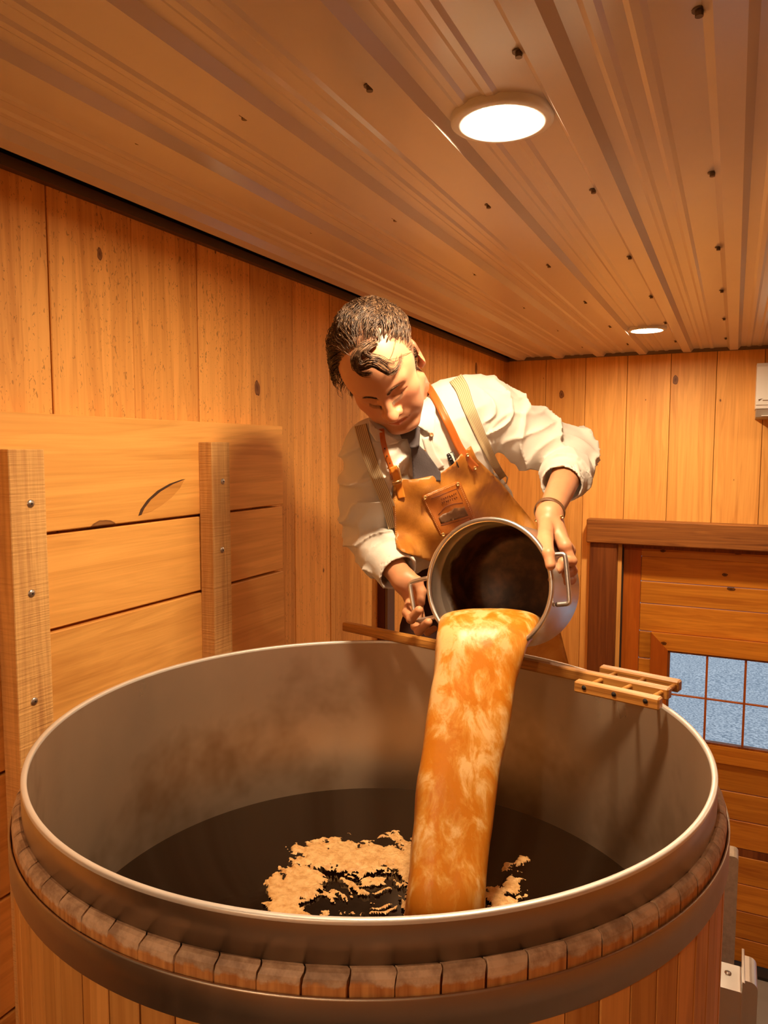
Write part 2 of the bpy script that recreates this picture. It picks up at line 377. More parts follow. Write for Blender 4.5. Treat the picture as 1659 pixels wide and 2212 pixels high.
tag(mesh('gravel_yard', v, f, M_gravel), 'bluish grey gravel yard seen through the door panes', 'gravel', kind='stuff')

# ------------------------------------------------------------------ air conditioner on the far wall
AC = empty('air_conditioner', (.5, YW, EYE+.17), 'white wall air conditioner cut off by the right picture edge', 'air conditioner')
pr = [(-.0, .455), (-.17, .450), (-.195, .43), (-.205, .25), (-.20, .215), (0, .215)]
x0, x1 = .088, .90
v = [(x0, YW+a, EYE+z) for a, z in pr]+[(x1, YW+a, EYE+z) for a, z in pr]; n = len(pr)
f = [tuple(range(n)), tuple(range(2*n-1, n-1, -1))]+[(i, i+n, (i+1)%n+n, (i+1)%n) for i in range(n)]
mesh('housing', v, f, M_white, AC)
pr = [(-.0, .214), (-.195, .214), (-.165, .172), (-.0, .165)]
v = [(x0+.004, YW+a, EYE+z) for a, z in pr]+[(x1-.004, YW+a, EYE+z) for a, z in pr]; n = len(pr)
f = [tuple(range(n)), tuple(range(2*n-1, n-1, -1))]+[(i, i+n, (i+1)%n+n, (i+1)%n) for i in range(n)]
mesh('vent', v, f, plain('vent_plastic', (.42,.36,.30), .5), AC)
box('outlet_flap', (x0+.03, YW-.200, EYE+.176), (x1-.03, YW-.150, EYE+.180), M_white, AC, M4=None)
box('front_seam', (x0+.003, YW-.2062, EYE+.232), (x1-.003, YW-.2005, EYE+.235), plain('seam_grey', (.45,.38,.32), .5), AC)
v = [(x0+.012, YW-.2068, EYE+.262), (x0+.030, YW-.2068, EYE+.266), (x0+.014, YW-.2068, EYE+.252)]; v += [(x, y+.003, z) for x, y, z in v]
mk = mesh('triangle_mark', v, [(0,2,1),(3,4,5),(0,1,4,3),(1,2,5,4),(2,0,3,5)], plain('logo_grey', (.16,.10,.07), .5), AC)
box('mark_line', (x0+.032, YW-.2068, EYE+.2535), (x0+.12, YW-.2038, EYE+.2585), plain('logo_grey2', (.25,.17,.11), .5), AC)

# ------------------------------------------------------------------ plank bin on the left wall
BN = empty('plank_bin', (XL+.02, 1.3, 0), 'wide horizontal pine boards with two upright battens against the left wall', 'plank bin')
zz = [.071, -.174, -.377, -.63, -.88, -1.12, -1.36, -1.60]
for i in range(len(zz)-1):
    box('board', (XL+.002, .30, EYE+zz[i+1]+.004), (XL+.036-(.003 if i == 1 else 0), 1.948, EYE+zz[i]-(.003 if i else 0)), M_bin, BN, .0022)
p1 = box('batten', (XL+.036, .950, 1.2), (XL+.082, 1.030, EYE-.001), M_post, BN, .0015)
p2 = box('batten', (XL+.036, 1.548, 1.2), (XL+.078, 1.624, EYE+.018), M_post, BN, .0015)
for (x, y, X) in ((66,1088,XL+.082), (68,1282,XL+.082), (74,1515,XL+.082), (481,1040,XL+.078), (480,1188,XL+.078)):
    p = onx(x, y, X); M4 = Matrix.Translation(Vector(p)) @ Matrix.Rotation(math.pi/2, 4, 'Y')
    lathe('screw_head', [(0, .0035), (.0035, .0034), (.006, .0022), (.0078, .0012), (.008, -.001)], M_zinc, BN, 16, M4=M4)
    box('socket', (-.0018, -.0018, .0030), (.0018, .0018, .0042), M_dark, BN, M4=M4)

def leaf(name, pts, th, mat):
    p = [onx(x, y, XL+.0362) for x, y in pts]; n = len(p); v = [(q[0]-.002, q[1], q[2]) for q in p]+[(q[0]+th, q[1], q[2]) for q in p]
    return mesh(name, v, [tuple(range(n))[::-1], tuple(range(n, 2*n))]+[(i, (i+1)%n, (i+1)%n+n, i+n) for i in range(n)], mat, BN)
M_knotdark = plain('knot_bark', (.07,.03,.012), .8); M_knotwood = wood('knot_wood', (.50,.19,.035), (.78,.36,.08), axis=1, knots=0)
leaf('knot', [(299,1114),(304,1100),(318,1080),(340,1060),(366,1045),(392,1036),(400,1035),(372,1046),(346,1062),(325,1080),(311,1098),(305,1112)], .0012, M_knotdark)
leaf('knot', [(306,1110),(312,1098),(326,1081),(347,1063),(372,1047),(397,1038),(388,1055),(370,1075),(348,1092),(326,1105)], .0008, M_knotwood)
# dark railing post and pale board behind the man
RP = empty('railing', (-.65, 2.6, 1.6), 'dark wooden railing post standing behind the man', 'railing')
a = ony(797, 1300, 2.72); c = ony(836, 1300, 2.72)
box('post', (a[0], 2.70, 1.62), (c[0], 2.78, EYE-.28), M_darkpost, RP, .003)
box('edge_strip', (c[0]+.001, 2.70, 1.62), (c[0]+.012, 2.77, EYE-.28), M_chan, RP)
e = ony(788, 1300, 2.72)
box('pale_strip', (e[0], 2.73, 1.62), (a[0]-.002, 2.76, EYE-.36), M_post, RP, .001)

# ------------------------------------------------------------------ vat
VC = np.array([-.588, 1.197]); VR = .5837; zr = EYE-.5; vc3 = (VC[0], VC[1], 0)
V = empty('wooden_vat', (VC[0], VC[1], 0), 'large round wooden stave vat with steel liner and steel hoop', 'vat')
lathe('steel_liner', [(0, zr-1.62), (VR-.012, zr-1.62), (VR-.0085, zr-1.60), (VR-.0085, zr-.006)], M_liner, V, 256, vc3)
lathe('rolled_lip', [(VR-.0085, zr-.0062), (VR-.0085, zr-.0015), (VR-.0072, zr), (VR-.001, zr+.0002), (VR+.0004, zr-.0015), (VR+.0004, zr-.005)], M_lip, V, 256, vc3)
lathe('outer_band', [(VR+.0003, zr-.0052), (VR+.0005, zr-.0515), (VR-.003, zr-.052)], M_steel, V, 256, vc3)
m, nt, b = newmat('weathered_stave_top'); v_ = coords(nt, (1,1,1)); n = noise(nt, v_, 40, 4, .65); n2_ = noise(nt, v_, 9, 3)
tc = nd(nt, 'ShaderNodeTexCoord'); sp = nd(nt, 'ShaderNodeSeparateXYZ'); lk(nt, tc.outputs['Object'], sp.inputs[0])
hz = math_n(nt, 'ADD', sp.outputs[2], math_n(nt, 'MULTIPLY', math_n(nt, 'SUBTRACT', n, .5), .022))
edge = math_n(nt, 'MULTIPLY', math_n(nt, 'SUBTRACT', hz, zr-.0655), 250, clamp=True)
gr = ramp(nt, n, [(.35, (.38,.24,.15)), (.6, (.70,.49,.32))]); gr = mixc(nt, math_n(nt,'MULTIPLY',ramp(nt,n2_,[(.5,(0,0,0)),(.7,(1,1,1))]),.5), gr, (.17,.10,.055))
wd = ramp(nt, noise(nt, coords(nt,(120,120,6)), 1, 3), [(.3,(.40,.14,.035)),(.65,(.68,.32,.10))])
sc_ = math_n(nt, 'MULTIPLY', math_n(nt, 'SUBTRACT', zr-.088, sp.outputs[2]), 200, clamp=True)
c = mixc(nt, edge, wd, gr); lk(nt, c, b.inputs['Base Color']); b.inputs['Roughness'].default_value = .6; bump(nt, b, n, .4, .002); M_stavetop = m
NS = 76; rprof = [(VR+.0008, zr-.05), (VR+.0045, zr-.0495), (VR+.0095, zr-.0515), (VR+.0135, zr-.0565), (VR+.0150, zr-.064), (VR+.0150, zr-.125)]
def stave(k):
    a0 = 2*math.pi*k/NS; a1 = a0+2*math.pi/NS; gap = .0007+RNG.uniform(0,.0009); dr = RNG.uniform(-.0008, .0008); dz = RNG.uniform(-.001, .001)
    prof = [(r+(dr if i else 0), z+dz if 0 < i < 5 else z) for i, (r, z) in enumerate(rprof)]
    bulge = RNG.uniform(.0035, .0052)
    def off(r): t = min(1, max(0, (r-VR)/.0155)); return bulge*math.sin(math.pi*t)/r
    def P(a, r, z): return (VC[0]+r*math.cos(a), VC[1]+r*math.sin(a), z)
    v = []; n = len(prof)
    for r, z in prof: v.append(P(a0+gap/r+.0045*math.sin(math.pi*min(1,max(0,(r-VR)/.0155)))/r, r, z))
    v.append(P(a0+gap/VR, VR+.0008, zr-.125))
    for r, z in prof: v.append(P(a1-gap/r+.0045*math.sin(math.pi*min(1,max(0,(r-VR)/.0155)))/r, r, z))
    v.append(P(a1-gap/VR, VR+.0008, zr-.125)); n += 1
    f = [tuple(range(n))[::-1], tuple(range(n, 2*n))]+[(i, (i+1)%n, (i+1)%n+n, i+n) for i in range(n)]
    return mesh('stave_head', v, f, M_stavetop, V)
for k in range(NS): stave(k)
for k in range(NS):     # stave bodies under the hoop
    a0 = 2*math.pi*k/NS; a1 = a0+2*math.pi/NS; g = .0007+RNG.uniform(0,.0006); ro = VR+.0150+RNG.uniform(-.0006,.0006)
    v = []
    for z in (.05, zr-.1255):
        for r, s in ((VR+.001, 1), (ro-.0012, 1), (ro, 2.2)): v.append((VC[0]+r*math.cos(a0+g*s/r), VC[1]+r*math.sin(a0+g*s/r), z))
        for r, s in ((ro, 2.2), (ro-.0012, 1), (VR+.001, 1)): v.append((VC[0]+r*math.cos(a1-g*s/r), VC[1]+r*math.sin(a1-g*s/r), z))
    f = [tuple(range(6))[::-1], tuple(range(6, 12))]+[(i, (i+1)%6, (i+1)%6+6, i+6) for i in range(6)]
    mesh('stave', v, f, M_stave, V)
lathe('backing', [(VR-.005, zr-.053), (VR-.001, zr-.06), (VR-.001, zr-.13)], M_dark, V, 128, vc3)
def hoop(zt, h): lathe('hoop', [(VR+.0160, zt-.002), (VR+.0170, zt), (VR+.0195, zt-.0005), (VR+.0198, zt-.003), (VR+.0198, zt-h), (VR+.0165, zt-h)], M_hoop, V, 256, vc3)
hoop(zr-.0735, .049); hoop(1.35, .06); hoop(.35, .06)
# dark liquid
zl = zr-.40
m, nt, b = newmat('dark_wort'); b.inputs['Base Color'].default_value = (.006,.0018,.0005,1); b.inputs['Roughness'].default_value = .04; b.inputs['IOR'].default_value = 1.33; b.inputs['Specular IOR Level'].default_value = .35
v_ = coords(nt, (1,1,1), False); bump(nt, b, noise(nt, v_, 9, 3, .5, .6), .25, .004); M_wort = m
o = lathe('dark_liquid', [(0, zl), (VR-.0072, zl), (VR-.0072, zl-.9), (0, zl-.9)], M_wort, None, 160, vc3)
tag(o, 'dark brown liquid lying deep inside the steel lined vat', 'liquid')

# foam on the liquid
def vnoise(P, sc, seed=0):
    P = np.asarray(P, float)*sc; I = np.floor(P).astype(np.int64); f = P-I; f = f*f*(3-2*f); out = 0
    for dx in (0,1):
        for dy in (0,1):
            for dz in (0,1):
                h = ((I[...,0]+dx)*374761393+(I[...,1]+dy)*668265263+(I[...,2]+dz)*2147483647+seed*974634777) & 0xffffffff
                h = (h ^ (h >> 13))*1274126177 & 0xffffffff; h = (h ^ (h >> 16)) & 0xffff
                w = (f[...,0] if dx else 1-f[...,0])*(f[...,1] if dy else 1-f[...,1])*(f[...,2] if dz else 1-f[...,2]); out = out+w*(h/65535.)
    return out
def fbm(P, sc, seed=0, o=3): return sum(vnoise(P, sc*2**i, seed+i)*.5**i for i in range(o))/sum(.5**i for i in range(o))
blobs = [(690,1855,.035,1.2),(740,1850,.04,1.2),(800,1850,.035,1.1),(850,1850,.03,1.0),(880,1870,.03,1.0),(640,1835,.016,.8),(655,1905,.04,1.2),(620,1935,.035,1.2),(600,1965,.03,1.1),(630,1985,.04,1.2),(700,1985,.03,.5),
         (740,1910,.05,.36),(800,1950,.06,.36),(860,1930,.05,.36),(760,1990,.06,.36),(850,1815,.03,.55),(890,1840,.03,.9),(1065,1935,.028,.62),(1100,1915,.026,.85),(1090,1880,.03,.5),(1125,1935,.018,.6),(1085,1960,.035,.75),(1130,1862,.010,1.0),(1120,1868,.007,.9),(900,1950,.06,.5),(980,2010,.06,.7)]
bl = [(onz(x, y, zl-EYE)[:2], r, s) for x, y, r, s in blobs]
h = .0022; x0, y0 = -.95, .75; nx, ny = 420, 420
gx, gy = np.meshgrid(x0+h*np.arange(nx), y0+h*np.arange(ny), indexing='ij'); fld = np.zeros((nx, ny))
vv = np.stack([gx, gy, 0*gx+zl-EYE], -1)@CM.T; sx_ = vv[...,0]/vv[...,2]*F+PX; sy_ = vv[...,1]/vv[...,2]*F+PY   # foam patches are outlined as seen from the camera, then lie flat
for (x, y, r, s) in blobs: fld = np.maximum(fld, s*np.exp(-(((sx_-x)/(r*1150))**2+((sy_-y)/(r*850))**2)))
P3 = np.stack([gx, gy, 0*gx], -1)
warp = np.stack([fbm(P3, 14, 3)-.5, fbm(P3, 14, 9)-.5, 0*gx], -1)*.09
fine = fbm((P3+warp)*np.array([1, 2.2, 1]), 60, 5, 4); coarse = fbm(P3+warp, 22, 11, 3)
val = fld + (coarse-.5)*.9 + (fine-.5)*1.1*(fld < .75) + (fine-.5)*.45*(fld >= .75) - .36
inside = ((gx-VC[0])**2+(gy-VC[1])**2) < (VR-.02)**2
mask = (val > 0) & inside & (fld > .12)
hgt = np.clip(val*.02, 0, .0065)*(.6+.8*fbm(P3, 90, 21, 3))
idx = -np.ones((nx, ny), int); v = []; f = []
cm = mask[:-1,:-1] & mask[1:,:-1] & mask[:-1,1:] & mask[1:,1:]
need = np.zeros_like(mask); need[:-1,:-1] |= cm; need[1:,:-1] |= cm; need[:-1,1:] |= cm; need[1:,1:] |= cm
pp = np.argwhere(need); idx[need] = np.arange(len(pp))
v = np.stack([gx[need], gy[need], zl+.0006+hgt[need]], -1); qi = np.argwhere(cm)
f = np.stack([idx[qi[:,0],qi[:,1]], idx[qi[:,0]+1,qi[:,1]], idx[qi[:,0]+1,qi[:,1]+1], idx[qi[:,0],qi[:,1]+1]], -1)
m, nt, b = newmat('tan_foam'); v_ = coords(nt, (1,1,1), False); n = noise(nt, v_, 60, 4, .7); n2_ = noise(nt, v_, 14, 3)
c = ramp(nt, n, [(.3, (.52,.25,.07)), (.6, (.86,.56,.25))]); c = mixc(nt, math_n(nt,'MULTIPLY',n2_,.4), c, (.66,.32,.08)); lk(nt, c, b.inputs['Base Color'])
b.inputs['Roughness'].default_value = .5; vo = nd(nt, 'ShaderNodeTexVoronoi'); vo.inputs['Scale'].default_value = 300; lk(nt, v_, vo.inputs['Vector']); bump(nt, b, vo.outputs['Distance'], .5, .002); M_foam = m
tag(mesh('foam', v, f, M_foam, None, True), 'tan foam spreading on dark liquid beside the poured stream', 'foam', kind='stuff')

# ------------------------------------------------------------------ oak mash rake across the rim
RK = empty('mash_rake', (*onz(1150, 1430, -.49)[:2], zr), 'oak mash rake with dowel grid lying across the vat rim', 'mash rake')
def bar(name, a, c, w, h, mat, bev=.003):
    a = np.array(a); c = np.array(c); L = np.linalg.norm(c-a); ang = math.atan2(c[1]-a[1], c[0]-a[0])
    me_o = box(name, (0, -w/2, 0), (L, w/2, h), mat, RK, bev)
    me_o.matrix_parent_inverse = Matrix.Identity(4); me_o.location = Vector(a)-Vector(RK.location); me_o.rotation_euler = (0, 0, ang); return me_o
zb = -.4985
hA = onz(744, 1343, zb+.024); hB = onz(1448, 1486, zb+.024); hA[2] = hB[2] = EYE+zb
dirh = (hB-hA)/np.linalg.norm(hB-hA); nrm = np.array([-dirh[1], dirh[0], 0])
bar('handle', hA, hB, .022, .024, M_oak)
f0 = onz(1240, 1470, zb+.024); f1 = onz(1432, 1504, zb+.024); r0_ = onz(1303, 1434, zb+.024); r1_ = onz(1466, 1473, zb+.024)
def along(p): return float(np.dot(p[:2]-hA[:2], dirh[:2])), float(np.dot(p[:2]-hA[:2], nrm[:2]))
(fa, fo), (fb, fo2) = along(f0), along(f1); (ra, ro_), (rb, ro2) = along(r0_), along(r1_)
fo = (fo+fo2)/2; ro_ = (ro_+ro2)/2
def hp(t, o): p = hA+dirh*t+nrm*o; return p
bar('side_bar', hp(fa, fo), hp(fb, fo), .022, .024, M_oak); bar('side_bar', hp(ra, ro_), hp(rb, ro_), .022, .024, M_oak)
for k in range(3):
    t = fa+(fb-fa)*(.13+.36*k)
    a = hp(t, fo-.0115); c = hp(t+.012, ro_-.004); a[2] = c[2] = EYE+zb+.014
    tube('dowel', [a, c], .0048, M_oak, RK, 12)
    e = a+(a-c)/np.linalg.norm(a-c)*.0006; tube('dowel_end', [e, a], .0050, M_dark, RK, 14)
tip = hp(fb+.014, .002); tip[2] = EYE+zb+.01; t2 = tip+dirh*.13-nrm*.006
RK['dims'] = [float(fo), float(ro_), float(fa), float(fb)]

# ------------------------------------------------------------------ stock pot held over the vat
mc, bc = W3(1053, 1263, 1.46), W3(1135, 1268, 1.645)
ax = bc-mc; PL = np.linalg.norm(ax); ax /= PL
upv = np.array([0, 0, 1.]); hx = np.cross(ax, upv); hx /= np.linalg.norm(hx); hy = np.cross(hx, ax)    # hx: to image right?
if np.dot(hx, CM[0]) < 0: hx = -hx; hy = np.cross(ax, hx) if np.dot(np.cross(ax, hx), upv) > 0 else -np.cross(ax, hx)
PR = .1295*KS
def pot_pt(u, v_, w): return mc+hx*u+hy*v_+ax*w
Mp = Matrix(((hx[0],hy[0],ax[0],mc[0]),(hx[1],hy[1],ax[1],mc[1]),(hx[2],hy[2],ax[2],mc[2]),(0,0,0,1)))
PT = empty('stock_pot', tuple(mc), 'aluminium stock pot tipped sideways, pouring orange brown liquid', 'stock pot')
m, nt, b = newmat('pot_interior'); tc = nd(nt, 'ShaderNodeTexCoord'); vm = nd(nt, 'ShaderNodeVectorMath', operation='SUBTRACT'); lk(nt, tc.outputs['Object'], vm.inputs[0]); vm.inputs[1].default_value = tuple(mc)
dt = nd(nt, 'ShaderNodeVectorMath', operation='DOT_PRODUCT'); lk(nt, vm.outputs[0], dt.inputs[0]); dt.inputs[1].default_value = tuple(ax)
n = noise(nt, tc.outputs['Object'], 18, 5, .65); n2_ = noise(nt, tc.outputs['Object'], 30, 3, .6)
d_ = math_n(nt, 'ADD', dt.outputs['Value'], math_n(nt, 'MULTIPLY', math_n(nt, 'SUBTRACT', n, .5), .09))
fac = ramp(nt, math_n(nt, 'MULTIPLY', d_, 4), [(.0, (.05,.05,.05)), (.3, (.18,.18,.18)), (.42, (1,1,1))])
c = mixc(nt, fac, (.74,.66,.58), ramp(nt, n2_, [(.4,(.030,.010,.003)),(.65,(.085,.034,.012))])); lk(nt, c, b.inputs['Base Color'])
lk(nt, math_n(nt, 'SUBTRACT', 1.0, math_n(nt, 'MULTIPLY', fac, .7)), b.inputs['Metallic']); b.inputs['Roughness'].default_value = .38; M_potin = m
t_ = .0025
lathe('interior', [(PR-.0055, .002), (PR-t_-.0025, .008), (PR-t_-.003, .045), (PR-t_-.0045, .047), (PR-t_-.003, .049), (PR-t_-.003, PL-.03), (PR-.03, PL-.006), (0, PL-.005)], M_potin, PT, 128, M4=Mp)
lathe('body', [(PR-.001, .006), (PR, .010), (PR, PL-.035), (PR-.006, PL-.015), (PR-.025, PL-.001), (0, PL)], M_alu, PT, 128, M4=Mp)
lathe('rolled_rim', [(PR-.0058, .0035), (PR-.0056, -.0005), (PR-.003, -.0035), (PR+.001, -.0042), (PR+.0045, -.002), (PR+.0055, .003), (PR+.004, .0075), (PR, .009)], M_alu, PT, 128, M4=Mp)
HANDLE = {}
def pot_handle(sgn, ang, out=.036, hh=.052, w0=.026, drop=(0,0)):
    a = ang; ca, sa = math.cos(a), math.sin(a)
    rad = hx*ca+hy*sa; tan = -hx*sa+hy*ca
    c = mc+ax*w0
    P = [c+rad*(PR-.002)+tan*hh, c+rad*(PR+out*.55)+tan*hh, c+rad*(PR+out*.88)+tan*(hh*.97), c+rad*(PR+out)+tan*(hh*.80),
         c+rad*(PR+out*1.02), c+rad*(PR+out)-tan*(hh*.80), c+rad*(PR+out*.88)-tan*(hh*.97), c+rad*(PR+out*.55)-tan*hh, c+rad*(PR-.002)-tan*hh]
    h_ = tube('handle', spline(P, 5), .0052, M_alu, PT, 12)
    for s in (-1, 1):
        q = c+rad*(PR-t_-.003)+tan*hh*s
        for e_ in (-.009, .009):
            Mr = Matrix.Translation(Vector(q+ax*e_)) @ Vector(-rad).to_track_quat('Z', 'Y').to_matrix().to_4x4()
            lathe('rivet', [(0, .0028), (.003, .0022), (.0046, .0), (.0046, -.001)], M_alu, PT, 12, M4=Mr)
pot_handle(1, math.radians(10), out=.026); pot_handle(-1, math.radians(197), hh=.045, w0=.010, out=.050)

# ------------------------------------------------------------------ poured liquid
m, nt, b = newmat('orange_wort'); tc = nd(nt, 'ShaderNodeTexCoord'); mp = nd(nt, 'ShaderNodeMapping'); mp.inputs['Scale'].default_value = (1,1,.42); lk(nt, tc.outputs['Object'], mp.inputs[0])
n = noise(nt, mp.outputs[0], 27, 5, .62, .5); n2_ = noise(nt, mp.outputs[0], 9, 2, .5)
mp2 = nd(nt, 'ShaderNodeMapping'); mp2.inputs['Scale'].default_value = (1,1,.1); lk(nt, tc.outputs['Object'], mp2.inputs[0]); n3 = noise(nt, mp2.outputs[0], 90, 3, .6)
k = math_n(nt, 'ADD', math_n(nt, 'MULTIPLY', n, .62), math_n(nt, 'ADD', math_n(nt, 'MULTIPLY', n2_, .35), math_n(nt, 'MULTIPLY', n3, .12)))
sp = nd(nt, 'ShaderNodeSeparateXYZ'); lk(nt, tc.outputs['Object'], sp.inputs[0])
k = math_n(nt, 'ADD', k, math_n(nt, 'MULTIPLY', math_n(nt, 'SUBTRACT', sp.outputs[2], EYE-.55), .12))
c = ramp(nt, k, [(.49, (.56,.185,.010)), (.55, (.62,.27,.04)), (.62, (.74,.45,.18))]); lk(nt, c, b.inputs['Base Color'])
b.inputs['Roughness'].default_value = .38; b.inputs['Specular IOR Level'].default_value = .35
b.inputs['Subsurface Weight'].default_value = .25; b.inputs['Subsurface Radius'].default_value = (.03,.012,.004); b.inputs['Subsurface Scale'].default_value = 1.0
bump(nt, b, n3, .25, .003); M_stream = m
# sections: centre px, py, depth, half width (px), half thickness (m)
def srow(x0, x1, y, d, th, yr=None): return (x0, x1, y, y if yr is None else yr, d, th)
rows = [srow(985,1168,1338,1.66,.004,1340), srow(975,1172,1330,1.60,.010,1338), srow(958,1172,1338,1.53,.022,1345), srow(948,1166,1352,1.475,.034,1352), srow(944,1152,1378,1.435,.036,1375), srow(940,1135,1410,1.42,.034,1405),
        srow(935,1117,1455,1.415,.034), srow(928,1106,1510,1.41,.036), srow(918,1096,1580,1.405,.038), srow(907,1082,1660,1.40,.040), srow(896,1068,1750,1.395,.041), srow(886,1056,1840,1.39,.042), srow(877,1047,1930,1.385,.043), srow(871,1041,1990,1.385,.044), srow(866,1037,2060,1.39,.046), srow(862,1034,2130,1.395,.048), srow(858,1031,2180,1.395,.05)]
rows = [(a, b_, c_, d_y, dd*(1-.10*min(1, max(0, (c_-1380)/550))), th) for a, b_, c_, d_y, dd, th in rows]     # falls a little towards the near side of the vat
rows = [tuple(r) for r in spline(rows, 5)]
cen = [ (C3(r[0], r[2], r[4])+C3(r[1], r[3], r[4]))/2 for r in rows ]; sg = 56; v = []; f = []
for i, r in enumerate(rows):
    A = C3(r[0], r[2], r[4]); B = C3(r[1], r[3], r[4]); c = (A+B)/2; hv = (B-A)/2
    t = cen[min(i+1, len(cen)-1)]-cen[max(i-1, 0)]; t /= np.linalg.norm(t)
    nn = np.cross(hv, t); nn /= np.linalg.norm(nn)
    if nn[2] > 0: nn = -nn
    for k_ in range(sg):
        a = 2*math.pi*k_/sg; ca, sa = math.cos(a), math.sin(a)
        e = .72
        v.append(c+hv*math.copysign(abs(ca)**e, ca)*1.0+nn*r[5]*math.copysign(abs(sa)**e, sa))
v = np.array(v); nz = fbm(v*np.array([1, .3, 1]), 28, 4, 3)-.5; nr = len(rows)
cc = np.repeat(np.array(cen), sg, 0); dv = v-cc; dv /= np.linalg.norm(dv, axis=1)[:,None]; v = v+dv*(nz*.010)[:,None]*np.repeat(np.clip(np.arange(nr)/25., .1, 1), sg)[:,None]
for i in range(nr-1):
    for k_ in range(sg): k2 = (k_+1) % sg; f.append((i*sg+k_, i*sg+k2, (i+1)*sg+k2, (i+1)*sg+k_))
f.append(tuple(range(sg))); f.append(tuple((nr-1)*sg+k_ for k_ in range(sg))[::-1])
vw = c2w(v); vw[:,2] = np.maximum(vw[:,2], zl-.03)
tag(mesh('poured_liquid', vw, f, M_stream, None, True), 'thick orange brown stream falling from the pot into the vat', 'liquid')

# ------------------------------------------------------------------ steel machine beside the vat, lower right
MC = empty('steel_machine', tuple(ony(1600, 2100, 2.3)*np.array([1,1,0])), 'hammered steel machine with rounded cover standing right of the vat', 'machine')
def rprism(name, xa, xb, ya, yb, za, zb_, r, mat, seg=6):     # upright slab, rounded upper corners in x
    pts = [(xa, za), (xb, za)]+[(xb-r+r*math.cos(a), zb_-r+r*math.sin(a)) for a in np.linspace(0, math.pi/2, seg)]+[(xa, zb_)]
    v = [(x, ya, z) for x, z in pts]+[(x, yb, z) for x, z in pts]; n = len(pts)
    return mesh(name, v, [tuple(range(n)), tuple(range(2*n-1, n-1, -1))]+[(i, i+n, (i+1)%n+n, (i+1)%n) for i in range(n)], mat, MC)
pa = ony(1540, 1860, 2.2); pb = ony(1596, 1850, 2.2); pc = ony(1598, 2125, 2.2)
rprism('housing', pa[0]-.02, pb[0], 2.2, 2.26, .02, pb[2]-.004, .012, M_galv)
qa = ony(1545, 2110, 1.9); qb = ony(1604, 2100, 1.9); qc = ony(1636, 2120, 1.9)
rprism('cover', qa[0]-.02, qb[0], 1.9, 2.0, .02, qa[2]-.022, .004, M_alu)
rprism('flange', qb[0], qb[0]+.006, 1.885, 2.02, .02, qb[2]-.016, .002, M_alu)
rprism('end_cap', qb[0]+.006, qc[0]+.002, 1.9, 2.0, .02, qb[2]-.020, .018, M_alu)
qn = ony(1572, 2110, 1.96); tube('bolt', [qn-np.array([0,0,.03]), qn+np.array([0,0,.012])], .008, M_zinc, MC, 10)

#PERSON#
# ------------------------------------------------------------------ the man (built in eye space, metres, then moved to the world)
def surfnets(f, o, h):
    s = f < 0; nx, ny, nz = f.shape
    c = [s[dx:nx-1+dx, dy:ny-1+dy, dz:nz-1+dz] for dx in (0,1) for dy in (0,1) for dz in (0,1)]
    al = c[0].copy(); an = c[0].copy()
    for q in c[1:]: al &= q; an |= q
    act = an & ~al; idx = np.argwhere(act); ids = -np.ones(act.shape, np.int64); ids[act] = np.arange(len(idx))
    acc = np.zeros((len(idx), 3)); cnt = np.zeros(len(idx))
    cor = [(dx,dy,dz) for dx in (0,1) for dy in (0,1) for dz in (0,1)]
    for a in cor:
        for ax_ in range(3):
            if a[ax_]: continue
            b_ = list(a); b_[ax_] = 1
            fa = f[idx[:,0]+a[0], idx[:,1]+a[1], idx[:,2]+a[2]]; fb = f[idx[:,0]+b_[0], idx[:,1]+b_[1], idx[:,2]+b_[2]]
            m = (fa < 0) != (fb < 0); t = np.where(m, fa/np.where(m, fa-fb, 1), 0)
            p = np.array(a, float)[None].repeat(len(idx), 0); p[:,ax_] += t; acc += p*m[:,None]; cnt += m
    v = o + h*(idx + acc/cnt[:,None]); Q = []
    for ax_ in range(3):
        o1, o2 = [(1,2),(2,0),(0,1)][ax_]
        sl0 = [slice(None)]*3; sl1 = [slice(None)]*3; sl0[ax_] = slice(0,-1); sl1[ax_] = slice(1,None)
        e0 = s[tuple(sl0)]; e1 = s[tuple(sl1)]; ch = np.argwhere(e0 != e1)
        ch = ch[(ch[:,o1] > 0) & (ch[:,o2] > 0) & (ch[:,o1] < f.shape[o1]-1) & (ch[:,o2] < f.shape[o2]-1)]
        if not len(ch): continue
        def g(d1, d2): q = ch.copy(); q[:,o1] += d1; q[:,o2] += d2; return ids[q[:,0], q[:,1], q[:,2]]
        q = np.stack([g(-1,-1), g(0,-1), g(0,0), g(-1,0)], -1); fl = e0[ch[:,0], ch[:,1], ch[:,2]] == False
        q[fl] = q[fl][:, ::-1]; Q.append(q)
    return v, np.concatenate(Q)
def grid(lo, hi, h):
    a = [np.arange(lo[i], hi[i]+h, h) for i in range(3)]; return np.stack(np.meshgrid(*a, indexing='ij'), -1).astype(np.float32), np.array(lo, float)
def sparse_nets(fn, lo, hi, h, k=4, band=2.6):
    lo = np.array(lo, float); n = [int(math.ceil((hi[i]-lo[i])/(h*k)))+1 for i in range(3)]
    ax3 = [lo[i]+h*k*np.arange(n[i]) for i in range(3)]; fc = fn(np.stack(np.meshgrid(*ax3, indexing='ij'), -1).astype(np.float32))
    act = np.abs(fc) < h*k*band; up = lambda a: a.repeat(k, 0).repeat(k, 1).repeat(k, 2)
    A = up(act); f = up(np.where(fc < 0, -1., 1.)).astype(np.float32); ii = np.argwhere(A)
    # coarse node i owns fine nodes i*k-k//2 .. ; shift so the owner is the nearest node
    P_ = (lo+h*(ii-k//2)).astype(np.float32); f[A] = fn(P_); return surfnets(f, lo-h*(k//2), h)
